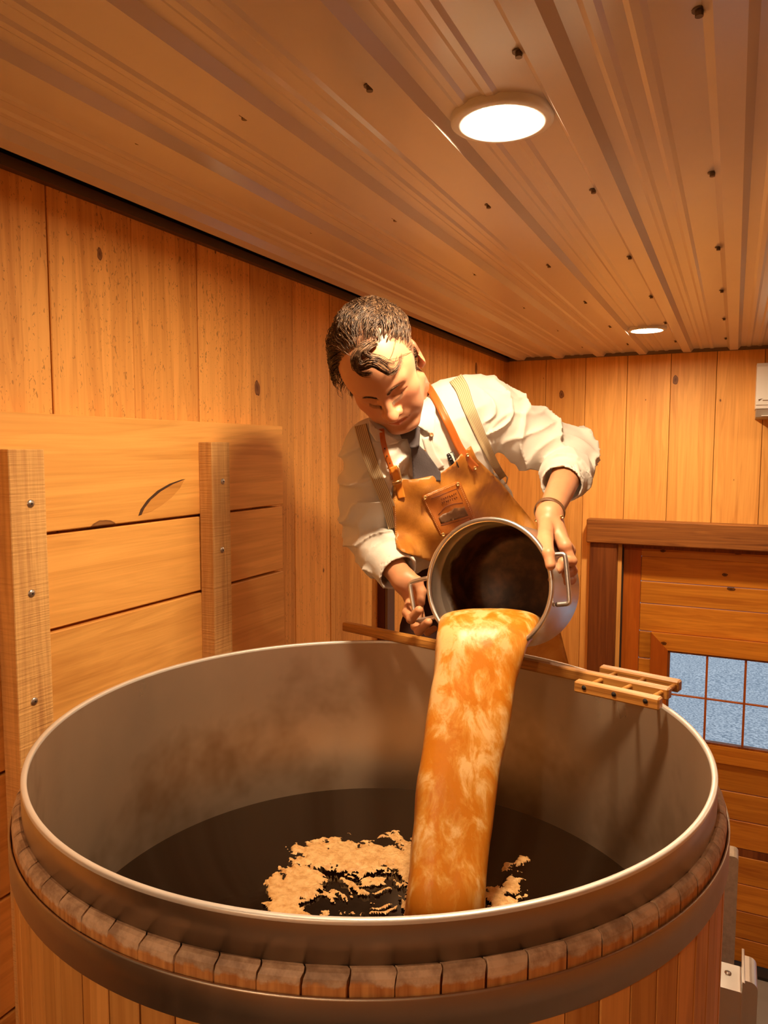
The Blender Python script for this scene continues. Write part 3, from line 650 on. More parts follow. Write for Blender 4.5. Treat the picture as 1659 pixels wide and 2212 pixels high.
def cap(P, a, b, ra, rb):
    a = np.asarray(a, np.float32); b = np.asarray(b, np.float32); ab = b-a; t = np.clip(((P-a)@ab)/max(1e-9, float(ab@ab)), 0, 1)
    return np.linalg.norm(P-a-t[...,None]*ab, axis=-1)-(ra+(rb-ra)*t)
def ell(P, c, r, R=None):
    q = P-np.asarray(c, np.float32)
    if R is not None: q = q@np.asarray(R, np.float32)        # R columns = axes
    r = np.asarray(r, np.float32); k0 = np.linalg.norm(q/r, axis=-1); k1 = np.linalg.norm(q/(r*r), axis=-1); return k0*(k0-1)/(k1+1e-9)
def su(a, b, k): h = np.clip(.5+.5*(b-a)/k, 0, 1); return b+(a-b)*h-k*h*(1-h)
def sd(a, b, k): h = np.clip(.5-.5*(b+a)/k, 0, 1); return a+(-b-a)*h+k*h*(1-h)   # a minus b
def chain(P, pts, k=.004):
    f = None
    for (a, ra), (b, rb) in zip(pts[:-1], pts[1:]):
        d = cap(P, a, b, ra, rb); f = d if f is None else su(f, d, k)
    return f
def cm(name, v, f, mat, parent=None, smooth=True, uv=None): return mesh(name, c2w(v), f, mat, parent, smooth, uv)

# ---- head
HA = np.array([[.940,-.010,-.300],[-.215,.815,-.520],[-.262,-.575,-.790]])
u_, s_, vt_ = np.linalg.svd(HA); HA = u_@vt_; a_ = math.radians(6); HA = np.array([[math.cos(a_),math.sin(a_),0],[-math.sin(a_),math.cos(a_),0],[0,0,1]])@HA; HT = np.array([-.002, -.291, 1.517])
def h2c(p): return np.asarray(p, float)@HA.T+HT
def c2h(p): return (np.asarray(p)-HT)@HA
def headsdf(P):
    X = P.copy(); X[...,0] = np.abs(X[...,0])      # symmetric
    f = ell(P, (0,-.014,.048), (.076,.098,.086))
    f = su(f, ell(P, (0,.030,.030), (.066,.066,.074)), .03)
    f = su(f, ell(P, (0,.036,-.030), (.054,.058,.070)), .03)
    f = su(f, cap(X, (.056,.006,-.050), (.022,.070,-.094), .018, .015), .024)
    f = su(f, ell(P, (0,.078,-.094), (.024,.017,.015)), .018)
    f = su(f, ell(X, (.046,.056,-.012), (.019,.020,.016)), .020)
    f = su(f, ell(X, (.038,.058,-.045), (.018,.024,.026)), .022)
    f = su(f, cap(X, (.010,.090,.036), (.042,.074,.038), .009, .008), .014)
    f = sd(f, ell(X, (.032,.103,.018), (.018,.018,.0115)), .014)
    f = su(f, ell(X, (.0315,.0735,.016), (.0155,.0135,.0125)), .004)
    c = cap(X, (.018,.089,.0105), (.032,.0905,.0065), .0012, .0012); c = np.minimum(c, cap(X, (.032,.0905,.0065), (.046,.0805,.0095), .0012, .0012))
    f = sd(f, c, .003)
    c = cap(X, (.019,.090,.024), (.034,.090,.030), .001, .001); f = sd(f, c, .0035)
    f = su(f, cap(P, (0,.088,.032), (0,.110,-.010), .0085, .0105), .012)
    f = su(f, ell(P, (0,.1155,-.0180), (.0130,.0125,.0115)), .008)
    f = su(f, ell(X, (.0140,.102,-.0220), (.0085,.0100,.0085)), .006)
    f = sd(f, ell(X, (.0070,.108,-.0285), (.0038,.0050,.0035)), .003)
    f = su(f, ell(P, (0,.084,-.052), (.026,.013,.020)), .014)
    f = su(f, cap(X, (.0,.0985,-.0475), (.019,.0895,-.0535), .0045, .0028), .005)
    f = su(f, cap(X, (.0,.0965,-.0605), (.017,.0885,-.0575), .0060, .0030), .005)
    c = cap(X, (0,.1035,-.0535), (.024,.0890,-.0555), .0013, .0010); f = sd(f, c, .003)
    f = sd(f, cap(X, (0,.102,-.030), (0,.104,-.044), .0015, .002), .004)
    f = sd(f, ell(P, (0,.104,-.0765), (.022,.010,.006)), .010)
    # ears
    th = .25; R = np.array([[1,0,0],[0,math.cos(th),-math.sin(th)],[0,math.sin(th),math.cos(th)]])
    R2 = np.array([[math.cos(.35),math.sin(.35),0],[-math.sin(.35),math.cos(.35),0],[0,0,1]])@R
    e = ell(X, (.0785,-.012,.002), (.0065,.018,.032), R2); e = sd(e, ell(X, (.0855,-.006,.004), (.0075,.0105,.020), R2), .004)
    e = su(e, ell(X, (.074,-.003,-.024), (.006,.008,.010)), .006)
    f = su(f, e, .005)
    f = su(f, cap(P, (0,-.030,-.030), (0,-.075,-.150), .052, .056), .022)
    return f
hv, hq = sparse_nets(headsdf, (-.105,-.145,-.185), (.105,.135,.150), .0019)
def hair_mask(p):      # p in head space, 1 = hair grows
    x, y, z = p[:,0], p[:,1], p[:,2]
    line = .098-.55*np.clip(y-.03, -.2, .2)          # placeholder front line
    front = (y < .050-.25*np.abs(x)) & (z > .085)
    front |= (y < .030) & (z > .050)
    side = (y < .018-.2*(z-.04)) & (z > .0) & (np.abs(x) > .05)
    burn = (np.abs(y-.016) < .010) & (z > -.016) & (z < .05) & (np.abs(x) > .06)
    back = (y < -.035) & (z > -.075)
    return front | side | back | burn
# skin colours
def skin_cols(p):
    n = len(p); c = np.tile(np.array([.64,.315,.165]), (n,1)); ax_ = np.abs(p[:,0])
    def g(cx, cy, cz, r): return np.exp(-(((ax_-cx)**2+(p[:,1]-cy)**2+(p[:,2]-cz)**2)/(r*r)))[:,None]
    c = c+(np.array([.60,.17,.10])-c)*np.clip(g(0,.113,-.017,.016)*.55+g(.045,.07,-.012,.026)*.45+g(.08,-.01,.0,.03)*.4, 0, 1)
    lip = np.clip(1.4-np.maximum(ax_/.0185, 0)**2-((p[:,2]+.0545+.15*ax_)/.0085)**2, 0, 1)[:,None]*(p[:,1] > .080)[:,None]
    c = c+(np.array([.58,.17,.11])-c)*lip*.85
    st = np.clip((.012-p[:,2]-.02)/.05, 0, 1)*np.clip((p[:,1]-.0)/.04, 0, 1)*(1-lip[:,0])*.32
    c = c+(np.array([.36,.19,.12])-c)*st[:,None]*np.clip((-.03-p[:,2])/.02, 0, 1)[:,None]
    sc_ = hair_mask(p).astype(float)*.75; c = c+(np.array([.16,.085,.045])-c)*sc_[:,None]
    return c
parts_v = [h2c(hv)]; parts_q = [hq[:, ::-1] if np.linalg.det(HA) < 0 else hq]; parts_c = [skin_cols(hv)]

# ---- hands and forearms
def hand(wrist, palm, thumb, fingers, elbow, rw=.0265):
    C = lambda q: C3(*q)
    def fn(P):
     f = cap(P, C(elbow), C(wrist), .040, rw*.94)
     pc_ = [C(q) for q in palm]
     g = None
     for k_, a in enumerate(pc_):      # metacarpals, wrist to knuckle
        w = C(wrist); d = cap(P, w, a, .016, .0125); g = d if g is None else su(g, d, .016)
     for a, b_ in zip(pc_[:-1], pc_[1:]): g = su(g, cap(P, a, b_, .0115, .0115), .010)
     f = su(f, g, .016)
     f = su(f, chain(P, [(C(q), r) for q, r in thumb], .005), .010)
     for fi in fingers:
        d = chain(P, [(C(q), r) for q, r in fi], .003)
        for q, r in fi[1:-1]: d = su(d, ell(P, C(q), (r*1.05,)*3), .003)
        f = su(f, d, .0035)
     return f
    return sparse_nets(fn, HL, HH, .0016)
def skin_arm(v, tips=()):
    c = np.tile(np.array([.58,.27,.13]), (len(v),1)); n = vnoise(v, 60, 4)[:,None]; return c*(.93+.14*n)
# left hand (image right)
HL, HH = np.array([.24,-.12,1.36]), np.array([.53,.19,1.80])
lw = (1186,1112,1.535); lel = (1243,985,1.79)
lf = [[((1221,1180,1.475),.0105),((1235,1212,1.468),.0098),((1216,1214,1.452),.0090),((1207,1231,1.449),.0080)],
      [((1227,1190,1.497),.0108),((1236,1233,1.490),.0098),((1218,1240,1.470),.0090),((1205,1244,1.462),.0080)],
      [((1226,1200,1.522),.0100),((1234,1252,1.508),.0092),((1214,1256,1.470),.0084),((1192,1252,1.452),.0074)],
      [((1220,1205,1.545),.0090),((1228,1262,1.540),.0082),((1212,1268,1.52),.0074),((1198,1266,1.50),.0066)]]
lt = [((1180,1128,1.520),.016),((1178,1163,1.455),.0150),((1185,1196,1.403),.0108),((1189,1221,1.392),.0096)]
lv, lq = hand(lw, [q[0][0] for q in lf], lt, lf, lel)
parts_v.append(lv); parts_q.append(lq); parts_c.append(skin_arm(lv))
# right hand (image left)
HL, HH = np.array([-.12,.0,1.42]), np.array([.14,.29,1.80])
rw_ = (873,1254,1.610); rel = (790,1150,1.74)
rf = [[((897,1284,1.605),.0105),((903,1306,1.600),.0098),((905,1322,1.590),.0090),((906,1337,1.58),.0082)],
      [((888,1292,1.615),.0108),((880,1324,1.575),.0104),((888,1337,1.532),.0096),((905,1318,1.512),.0088)],
      [((895,1300,1.630),.0100),((898,1352,1.590),.0104),((905,1363,1.550),.0096),((925,1344,1.515),.0088)],
      [((903,1302,1.645),.0090),((914,1352,1.630),.0088),((924,1366,1.610),.0078),((938,1358,1.60),.0068)]]
rt = [((880,1248,1.600),.016),((900,1258,1.590),.0135),((910,1278,1.585),.0108),((909,1302,1.58),.0092)]
rv, rq = hand(rw_, [q[0][0] for q in rf], rt, rf, rel)
parts_v.append(rv); parts_q.append(rq); parts_c.append(skin_arm(rv))
# torso, arms and legs under the clothes
PLV = C3(1045,1330,2.13); NCK = C3(885,900,1.68)
feet = []
def wpt(x, y, z): return (np.array([x, y, z])-np.array([0,0,EYE]))@CM.T/KS      # world to eye space
pw_ = c2w(PLV); PLAT = 1.645
HIPS = [pw_+CM[0]*-.09, pw_+CM[0]*.09]; KN = []; AN = []
fwd = -CM[2].copy(); fwd[2] = 0; fwd /= np.linalg.norm(fwd)
for s, h_ in zip((-1, 1), HIPS):
    k_ = np.array([h_[0]+CM[0][0]*s*.03+fwd[0]*-.02, h_[1]+CM[0][1]*s*.03+fwd[1]*-.02+.05, (h_[2]+PLAT)/2+.03]); a_ = np.array([k_[0]+.01*s, k_[1]+.06, PLAT+.09]); KN.append(k_); AN.append(a_)
LSH, RSH = C3(1050,915,1.74), C3(805,990,1.60)
CH = C3(935,1050,1.78); WA = C3(1000,1200,1.96)
def body_fn(P):
    bt = su(ell(P, CH, (.12,.13,.09)), cap(P, CH, WA, .10, .10), .05); bt = su(bt, cap(P, WA, PLV, .10, .10), .05)
    bt = su(bt, cap(P, NCK, CH, .05, .08), .04)
    for a, b_, c_ in ((LSH, C3(*lel), C3(*lw)), (RSH, C3(*rel), C3(*rw_))):
        bt = su(bt, cap(P, a, b_, .040, .036), .03); bt = np.minimum(bt, cap(P, b_, (np.array(b_)*.6+np.array(c_)*.4), .034, .032))
    return np.maximum(bt, shirt_fn(P)+.014)
def folds(P, dirv, freq, amp, seed, warp=1.2, ws=5.):
    w = fbm(P, ws, seed, 2); s = (P@np.asarray(dirv))*freq+w*warp*6.28; r = 1-np.abs(np.sin(s)); return -amp*(r**2.5-.25)
LO = np.array([-.17,-.36,1.36]); HI = np.array([.56,.36,2.22])
LX = C3(1058,860,1.74)-C3(785,940,1.55); LX /= np.linalg.norm(LX)
SPD = WA-CH; SPD /= np.linalg.norm(SPD); FX = np.cross(LX, SPD); FX /= np.linalg.norm(FX)
if FX[2] > 0: FX = -FX
R = np.stack([LX, SPD, FX], 1)
def cuff(P, a, b_, r0, r1):     # rolled cuff sleeve, axis a to b
    d = cap(P, a, b_, r0, r1); ab = b_-a; L = np.linalg.norm(ab); t = ((P-a.astype(np.float32))@(ab/L).astype(np.float32))
    return np.maximum(d, np.maximum(-t, t-L))
def shirt_fn(P, openings=False):
    t1 = ell(P, CH+SPD*-.02, (.175,.20,.115), R)
    t2 = ell(P, WA, (.150,.20,.110), R); tor = su(t1, t2, .08)
    tor = su(tor, cap(P, C3(905,935,1.69), C3(1035,868,1.755), .060, .058), .05)
    tor = su(tor, cap(P, C3(890,945,1.67), C3(800,960,1.60), .055, .055), .05)
    tor = su(tor, ell(P, PLV, (.155,.16,.115), R), .06)
    tor = tor+folds(P, (.5,.8,.2), 38, .0035, 3)+folds(P, (-.7,.5,.3), 55, .0025, 8)
    le = C3(1236,982,1.80); lc = C3(1222,1042,1.685); ls = C3(1062,893,1.745)
    sl = chain(P, [(ls,.074),(C3(1150,950,1.775),.066),(le,.060)], .03); sl = su(sl, cap(P, le, C3(1226,1030,1.71), .060, .050), .03)
    sl = sl+folds(P, (.86,.25,.35), 40, .0130, 14, 1.3, 9)+folds(P, (.3,.9,-.2), 44, .006, 15, 1.6, 7)
    re_ = C3(795,1150,1.73); rc = C3(840,1215,1.64); rs = C3(806,985,1.60)
    sr = chain(P, [(rs,.066),(C3(790,1080,1.68),.060),(re_,.058)], .03); sr = su(sr, cap(P, re_, C3(828,1200,1.665), .056, .050), .02)
    sr = sr+folds(P, (.25,.95,.1), 42, .0115, 24, 1.2, 7)+folds(P, (.7,.6,-.2), 44, .0045, 25, 1.5, 8)
    dl = C3(*lw)-C3(*lel); dl /= np.linalg.norm(dl); dr = C3(*rw_)-C3(*rel); dr /= np.linalg.norm(dr)
    q0 = C3(1225,1020,1.722); lcuf = su(cuff(P, q0, q0+dl*.070, .053, .0475), cuff(P, q0-dl*.012, q0+dl*.030, .059, .060), .006)+folds(P, (.8,.1,.5), 90, .0022, 31)
    p0 = C3(822,1190,1.690); rcuf = su(cuff(P, p0, p0+dr*.085, .052, .047), cuff(P, p0-dr*.012, p0+dr*.032, .058, .059), .006)+folds(P, (.6,.5,.5), 90, .0022, 33)
    sh = su(tor, sl, .022); sh = su(sh, sr, .014)
    sh = su(sh, lcuf, .004); sh = su(sh, rcuf, .004)
    if not openings: return sh
    sh = sd(sh, cap(P, q0+dl*.035, q0+dl*.12, .043, .042), .003); sh = sd(sh, cap(P, p0+dr*.05, p0+dr*.14, .041, .041), .003)
    nkA = h2c((0,-.045,-.085)); nkB = h2c((0,-.085,-.175)); 
    sh = sd(sh, cap(P, nkA, nkB*.75+nkA*.25, .056, .060), .004)
    return sh
bv, bq = sparse_nets(body_fn, (-.16,-.32,1.40), (.58,.42,2.36), .009)
parts_v.append(bv); parts_q.append(bq); parts_c.append(skin_arm(bv))
off = 0; av = []; aq = []
for v, q in zip(parts_v, parts_q): av.append(v); aq.append(q+off); off += len(v)
av = np.concatenate(av); aq = np.concatenate(aq); ac = np.concatenate(parts_c)
m, nt, b = newmat('skin'); at = nd(nt, 'ShaderNodeAttribute', attribute_name='tint'); n = noise(nt, coords(nt,(1,1,1),False), 160, 3, .6); n2_ = noise(nt, coords(nt,(1,1,1),False), 22, 3, .6)
c = mixc(nt, math_n(nt,'MULTIPLY',ramp(nt,n2_,[(.35,(0,0,0)),(.7,(1,1,1))]),.25), at.outputs['Color'], (.62,.22,.12)); lk(nt, c, b.inputs['Base Color'])
b.inputs['Roughness'].default_value = .48; b.inputs['Subsurface Weight'].default_value = .12; b.inputs['Subsurface Radius'].default_value = (.012,.004,.002); b.inputs['Subsurface Scale'].default_value = 1
bump(nt, b, n, .18, .001); M_skin = m
PERS = empty('person', (float(pw_[0]), float(pw_[1]), PLAT), 'man in white shirt, dark tie and tan leather apron leaning over to pour the pot', 'person')
body = cm('body', av, aq, M_skin, PERS)
ca = body.data.color_attributes.new('tint', 'FLOAT_COLOR', 'POINT'); ca.data.foreach_set('color', np.concatenate([ac, np.ones((len(ac),1))], 1).astype(np.float32).ravel())
HB = BVHTree.FromPolygons([Vector(p) for p in h2c(hv)], [tuple(map(int,q)) for q in hq])

# ---- shirt
sv, sq = sparse_nets(lambda P: shirt_fn(P, True), LO, HI, .0040)
m, nt, b = newmat('white_cotton'); n = noise(nt, coords(nt,(1,1,1),False), 35, 3, .6); b.inputs['Base Color'].default_value = (.70,.655,.59,1); b.inputs['Roughness'].default_value = .75
b.inputs['Specular IOR Level'].default_value = .25; b.inputs['Sheen Weight'].default_value = .15; n2_ = noise(nt, coords(nt,(1,1,1),False), 900, 1)
bump(nt, b, math_n(nt,'ADD',n,math_n(nt,'MULTIPLY',n2_,.15)), .25, .004); M_shirt = m
shirt = cm('shirt', sv, sq, M_shirt, PERS)
SB = BVHTree.FromPolygons([Vector(p) for p in sv], [tuple(map(int,q)) for q in sq])

def hit(bvh, x, y):
    d = Vector(C3(x, y, 1.)).normalized(); h_ = bvh.ray_cast(Vector((0,0,0)), d)
    return None if h_[0] is None else h_[0].length
# a sheet that lies on the surface: outline in image px, depth found on the body, smoothed like stiff cloth
def drape(name, poly, bvh, offd, th, mat, parent, res=6., smooth=8, ext=None, bulge=None):
    poly = np.array(poly, float); n = len(poly); pts = []; 
    for i in range(n):
        a, b_ = poly[i], poly[(i+1)%n]; k_ = max(1, int(np.linalg.norm(b_-a)/res)); pts += [a+(b_-a)*j/k_ for j in range(k_)]
    nb = len(pts); xs_ = np.arange(poly[:,0].min()+res/2, poly[:,0].max(), res); ys_ = np.arange(poly[:,1].min()+res/2, poly[:,1].max(), res)
    bp = np.array(pts)
    def inside(p):
        x, y = p; c = False; j = nb-1
        for i in range(nb):
            if (bp[i,1] > y) != (bp[j,1] > y) and x < (bp[j,0]-bp[i,0])*(y-bp[i,1])/(bp[j,1]-bp[i,1])+bp[i,0]: c = not c
            j = i
        return c
    for i_, y in enumerate(ys_):
        for x in xs_:
            q = (x+(res/2 if i_%2 else 0), y)
            if inside(q) and np.min(np.hypot(bp[:,0]-q[0], bp[:,1]-q[1])) > res*.55: pts.append(np.array(q))
    V2, E, Fc, *_ = delaunay_2d_cdt([Vector(p) for p in pts], [], [list(range(nb))], 1, 1e-4)
    V2 = np.array([tuple(p) for p in V2]); Fc = [tuple(f_) for f_ in Fc]
    dd = np.array([np.nan if (h_ := hit(bvh, x, y)) is None else h_ for x, y in V2])
    if ext is not None: dd = np.array([ext(x, y, d) for (x, y), d in zip(V2, dd)])
    nbrs = [set() for _ in V2]
    for f_ in Fc:
        for i in range(len(f_)): nbrs[f_[i]].add(f_[i-1]); nbrs[f_[i-1]].add(f_[i])
    for _ in range(60):
        bad = np.isnan(dd)
        if not bad.any(): break
        nw = dd.copy()
        for i in np.where(bad)[0]:
            q = [dd[j] for j in nbrs[i] if not np.isnan(dd[j])]
            if q: nw[i] = sum(q)/len(q)
        dd = nw
    dd = np.nan_to_num(dd, nan=1.8); base = dd.copy()
    for _ in range(smooth):
        nw = np.array([sum(dd[j] for j in nb_)/len(nb_) if nb_ else dd[i] for i, nb_ in enumerate(nbrs)]); dd = np.minimum(dd*.4+nw*.6, base+.004)
    dirs = np.array([C3(x, y, 1.)/np.linalg.norm(C3(x, y, 1.)) for x, y in V2]); dd = dd-offd
    if bulge is not None: dd = dd+np.array([bulge(x, y) for x, y in V2])
    front = dirs*(dd-th)[:,None]; backv = dirs*dd[:,None]; N = len(V2); v = np.concatenate([front, backv])
    ec = {}
    for f_ in Fc:
        for i in range(len(f_)): e = (f_[i-1], f_[i]); ec[e] = ec.get(e, 0)+1
    f = [tuple(f_) for f_ in Fc]+[tuple(i+N for i in f_[::-1]) for f_ in Fc]+[(e[1], e[0], e[0]+N, e[1]+N) for e in ec if (e[1], e[0]) not in ec]
    uv = np.concatenate([V2, V2])/100.
    ob = cm(name, v, f, mat, parent, True, uv)
    bm = bmesh.new(); bm.from_mesh(ob.data); bmesh.ops.recalc_face_normals(bm, faces=bm.faces); bm.to_mesh(ob.data); bm.free()
    return ob
def ribbon(name, path, w, bvh, offd, th, mat, parent, smooth=4, nu=5, n=7):
    path = spline([np.array(p, float) for p in path], n); m_ = len(path); 
    wv = w if hasattr(w, '__len__') else [w, w]
    V2 = []; uv = []
    for i, p in enumerate(path):
        t = path[min(i+1, m_-1)]-path[max(i-1, 0)]; t /= np.linalg.norm(t); nn = np.array([-t[1], t[0]]); ww = wv[0]+(wv[1]-wv[0])*i/(m_-1)
        for k_ in range(nu): V2.append(p+nn*ww*(k_/(nu-1)-.5)); uv.append((k_/(nu-1), i/(m_-1)*m_*.3))
    dd = np.array([np.nan if (h_ := hit(bvh, x, y)) is None else h_ for x, y in V2]).reshape(m_, nu)
    mu = np.nanmedian(dd)
    for i in range(m_):
        row = dd[i]; ok = row[~np.isnan(row)]; dd[i] = np.where(np.isnan(row), ok.mean() if len(ok) else np.nan, row)
    good = [i for i in range(m_) if not np.isnan(dd[i]).any()]
    for i in range(m_):
        if np.isnan(dd[i]).any(): dd[i] = dd[min(good, key=lambda j: abs(j-i))] if good else mu
    base = dd.copy()
    for _ in range(smooth):
        nw = dd.copy(); nw[1:-1] = (dd[:-2]+dd[2:])/2; dd = nw*.6+dd*.4; dd = dd*.5+dd.mean(1, keepdims=True)*.5; dd = np.minimum(dd, base+.003)
    dirs = np.array([C3(x, y, 1.)/np.linalg.norm(C3(x, y, 1.)) for x, y in V2]); dv_ = dd.ravel()-offd
    N = len(V2); v = np.concatenate([dirs*(dv_-th)[:,None], dirs*dv_[:,None]]); f = []
    for i in range(m_-1):
        for k_ in range(nu-1):
            a = i*nu+k_; f += [(a, a+1, a+nu+1, a+nu), (a+N, a+nu+N, a+nu+1+N, a+1+N)]
    for i in range(m_-1): a = i*nu; f += [(a, a+nu, a+nu+N, a+N)]; a = i*nu+nu-1; f += [(a, a+N, a+nu+N, a+nu)]
    for k_ in range(nu-1): a = k_; f += [(a, a+N, a+1+N, a+1)]; a = (m_-1)*nu+k_; f += [(a, a+1, a+1+N, a+N)]
    return cm(name, v, f, mat, parent, True, np.array(uv+uv))

# collar flaps, placket, buttons
drape('collar', [(914,822),(926,842),(940,868),(941,905),(937,943),(918,930),(899,918),(908,890),(914,857)], SB, .010, .003, M_shirt, shirt, 4, 6)
drape('collar', [(797,905),(812,925),(836,938),(861,951),(872,944),(858,958),(838,962),(812,953),(798,932)], SB, .008, .003, M_shirt, shirt, 4, 6)
M_button = plain('brown_button', (.42,.22,.10), .35)
def disk_on(name, x, y, r, mat, parent, bvh, offd=.004, h_=.0022, lift=0):
    d = hit(bvh, x, y) or 1.75; dirv = C3(x, y, 1.)/np.linalg.norm(C3(x, y, 1.)); hit_ = bvh.ray_cast(Vector((0,0,0)), Vector(dirv)); nn = hit_[1] if hit_[1] is not None else Vector(-dirv)
    if nn.dot(Vector(dirv)) > 0: nn = -nn
    nn = (nn*.5-Vector(dirv)).normalized(); p = dirv*(d-offd)
    Mr = Matrix.Translation(Vector(c2w(p))) @ Vector(np.array(nn)@CM).to_track_quat('Z', 'Y').to_matrix().to_4x4()
    return lathe(name, [(0, h_*.55), (r*.55, h_*.55), (r*.7, h_), (r*.9, h_), (r, h_*.4), (r, -.002)], mat, parent, 16, M4=Mr)
M_tie = plain('charcoal_wool', (.095,.078,.082), .8, 0, .2, 300, .25)
tie = drape('necktie', [(880,930),(893,921),(903,922),(908,934),(904,960),(922,978),(938,1000),(952,1020),(952,1040),(893,1040),(890,1000),(888,972),(884,955)], SB, .010, .006, M_tie, PERS, 4, 10)
drape('knot', [(864,938),(880,928),(900,918),(908,926),(906,962),(896,968),(886,968),(880,948),(868,948)], SB, .016, .010, M_tie, tie, 4, 8)
ribbon('placket', [(921,944),(932,980),(952,1012)], 20, SB, .002, .002, M_shirt, shirt)
for x, y in ((916,975),(932,939)): disk_on('button', x, y, .0050, M_button, shirt, SB, .013 if y < 950 else .006)
# leather apron
m, nt, b = newmat('tan_leather'); v_ = coords(nt,(1,1,1),False); n = noise(nt, v_, 9, 4, .6, .4); n2_ = noise(nt, v_, 260, 3, .6)
c = ramp(nt, n, [(.35, (.36,.125,.014)), (.55, (.56,.225,.032)), (.72, (.68,.31,.06))]); lk(nt, c, b.inputs['Base Color']); b.inputs['Roughness'].default_value = .42
bump(nt, b, math_n(nt,'ADD',math_n(nt,'MULTIPLY',n2_,.25),n), .35, .004); M_lea = m
M_lea2 = plain('russet_leather', (.50,.125,.018), .38, 0, .5, 200, .15); M_lea3 = plain('patch_leather', (.40,.115,.012), .42, 0, .5, 200, .2); M_leadk = plain('dark_worn_leather', (.18,.075,.025), .5, 0, .5, 60, .4, .5)
wx_ = lambda x, y: .006*math.sin((x*.8+y)*.045)+.004*math.sin((y-x*.5)*.07+1)
bib = drape('apron', [(850,1043),(867,1033),(885,1036),(903,1034),(935,1027),(961,1016),(979,1002),(996,980),(1017,963),(1031,992),(1058,1018),(1082,1042),(1106,1072),(1130,1100),(1152,1128),(1172,1165),(1180,1205),(1178,1240),(1120,1300),(1040,1290),(985,1245),(930,1213),(895,1201),(869,1192),(857,1182),(852,1140),(848,1085)], SB, .012, .004, M_lea, PERS, 7, 30, bulge=wx_)
drape('skirt', [(930,1205),(1000,1235),(1100,1260),(1178,1205),(1196,1300),(1212,1370),(1228,1432),(1210,1520),(890,1520),(885,1400),(905,1290)], SB, .014, .004, M_lea, bib, 10, 25, ext=lambda x, y, d: max(1.90 if d != d else d, 1.90+.0013*(y-1230))*1.0, bulge=lambda x, y: .008*math.sin(x*.06))
drape('trouser_shade_front', [(856,1180),(900,1192),(960,1215),(965,1300),(960,1395),(860,1392),(864,1350),(874,1318),(886,1290),(888,1255),(872,1220)], SB, .006, .004, plain('shaded_trouser_brown', (.040,.013,.008), .85, 0, .2, 80, .3), PERS, 8, 12, ext=lambda x, y, d: max(1.86 if d != d else d, 1.80))  # dark sheet under the bib: trouser cloth and the shade there in one colour
def apron_bvh(o_):
    vs = [(np.array(v.co)-np.array([0,0,EYE]))@CM.T/KS for v in o_.data.vertices]; return BVHTree.FromPolygons([Vector(v) for v in vs], [tuple(p.vertices) for p in o_.data.polygons])
AB = apron_bvh(bib)
def rp(A, B, C_, D_, u, v_): A, B, C_, D_ = map(np.array, (A, B, C_, D_)); return (A*(1-u)+B*u)*(1-v_)+(D_*(1-u)+C_*u)*v_
PA, PB_, PC_, PD_ = (909.,1073.), (993.,1037.), (1037.,1142.), (952.,1161.)
Q = lambda u, v_: tuple(rp(PA, PB_, PC_, PD_, u, v_))
pk = drape('pocket_patch', [Q(.06,.0),Q(.94,0),Q(1,.05),Q(1,.95),Q(.94,1),Q(.06,1),Q(0,.95),Q(0,.05)], AB, .0005, .003, M_lea3, bib, 6, 2)
KB = apron_bvh(pk)
M_thread = plain('pale_thread', (.72,.42,.18), .6); M_groove = plain('dark_tooled_line', (.13,.028,.004), .6)
def line_on(name, pts, w, mat, parent, bvh, th=.0008): return ribbon(name, pts, w, bvh, .0002, th, mat, parent, 1, 3, 4)
line_on('tooled_line', [Q(.2,.13),Q(.5,.13),Q(.86,.13)], 1.3, M_groove, pk, KB); line_on('tooled_line', [Q(.86,.13),Q(.87,.5),Q(.87,.98)], 1.3, M_groove, pk, KB)
line_on('tooled_line', [Q(.20,.50),Q(.42,.40),Q(.62,.39),Q(.86,.43)], 1.6, M_groove, pk, KB); line_on('tooled_line', [Q(.14,.74),Q(.5,.75),Q(.86,.74)], 1.3, M_groove, pk, KB)
drape('landscape_emboss', [Q(.16,.56),Q(.30,.52),Q(.45,.52),Q(.58,.46),Q(.72,.50),Q(.85,.48),Q(.86,.70),Q(.5,.71),Q(.16,.71)], KB, .0002, .0012, M_leadk, pk, 5, 1)
for r_, a, e in ((.22,.42,.80),(.29,.40,.80)):       # two rows of small worn tooled letters
    u = a
    while u < e:
        line_on('tooled_letter', [Q(u, r_-.018), Q(u+.002, r_+.022)], 1.0, M_groove, pk, KB); line_on('tooled_letter', [Q(u, r_-.016), Q(u+.026, r_-.016+.02*((int(u*100))%3))], .8, M_groove, pk, KB); u += .052
for i in range(24):
    u = .05+.9*i/23
    for (p, q) in ((Q(.045, u), Q(.045, u+.018)), (Q(.955, u), Q(.955, u+.018)), (Q(u, .045), Q(u+.02, .045))): line_on('stitch', [p, q], 1.3, M_thread, pk, KB)
for u, v_ in ((.08,.055),(.92,.055),(.09,.95)): disk_on('rivet', *Q(u, v_), .0048, M_brass, pk, KB, .0035, .0018)
for i in range(26): y = 1060+i*4.6; line_on('stitch', [(853+.02*(y-1060), y), (853+.02*(y-1060), y+2.6)], 1.2, M_thread, bib, AB)
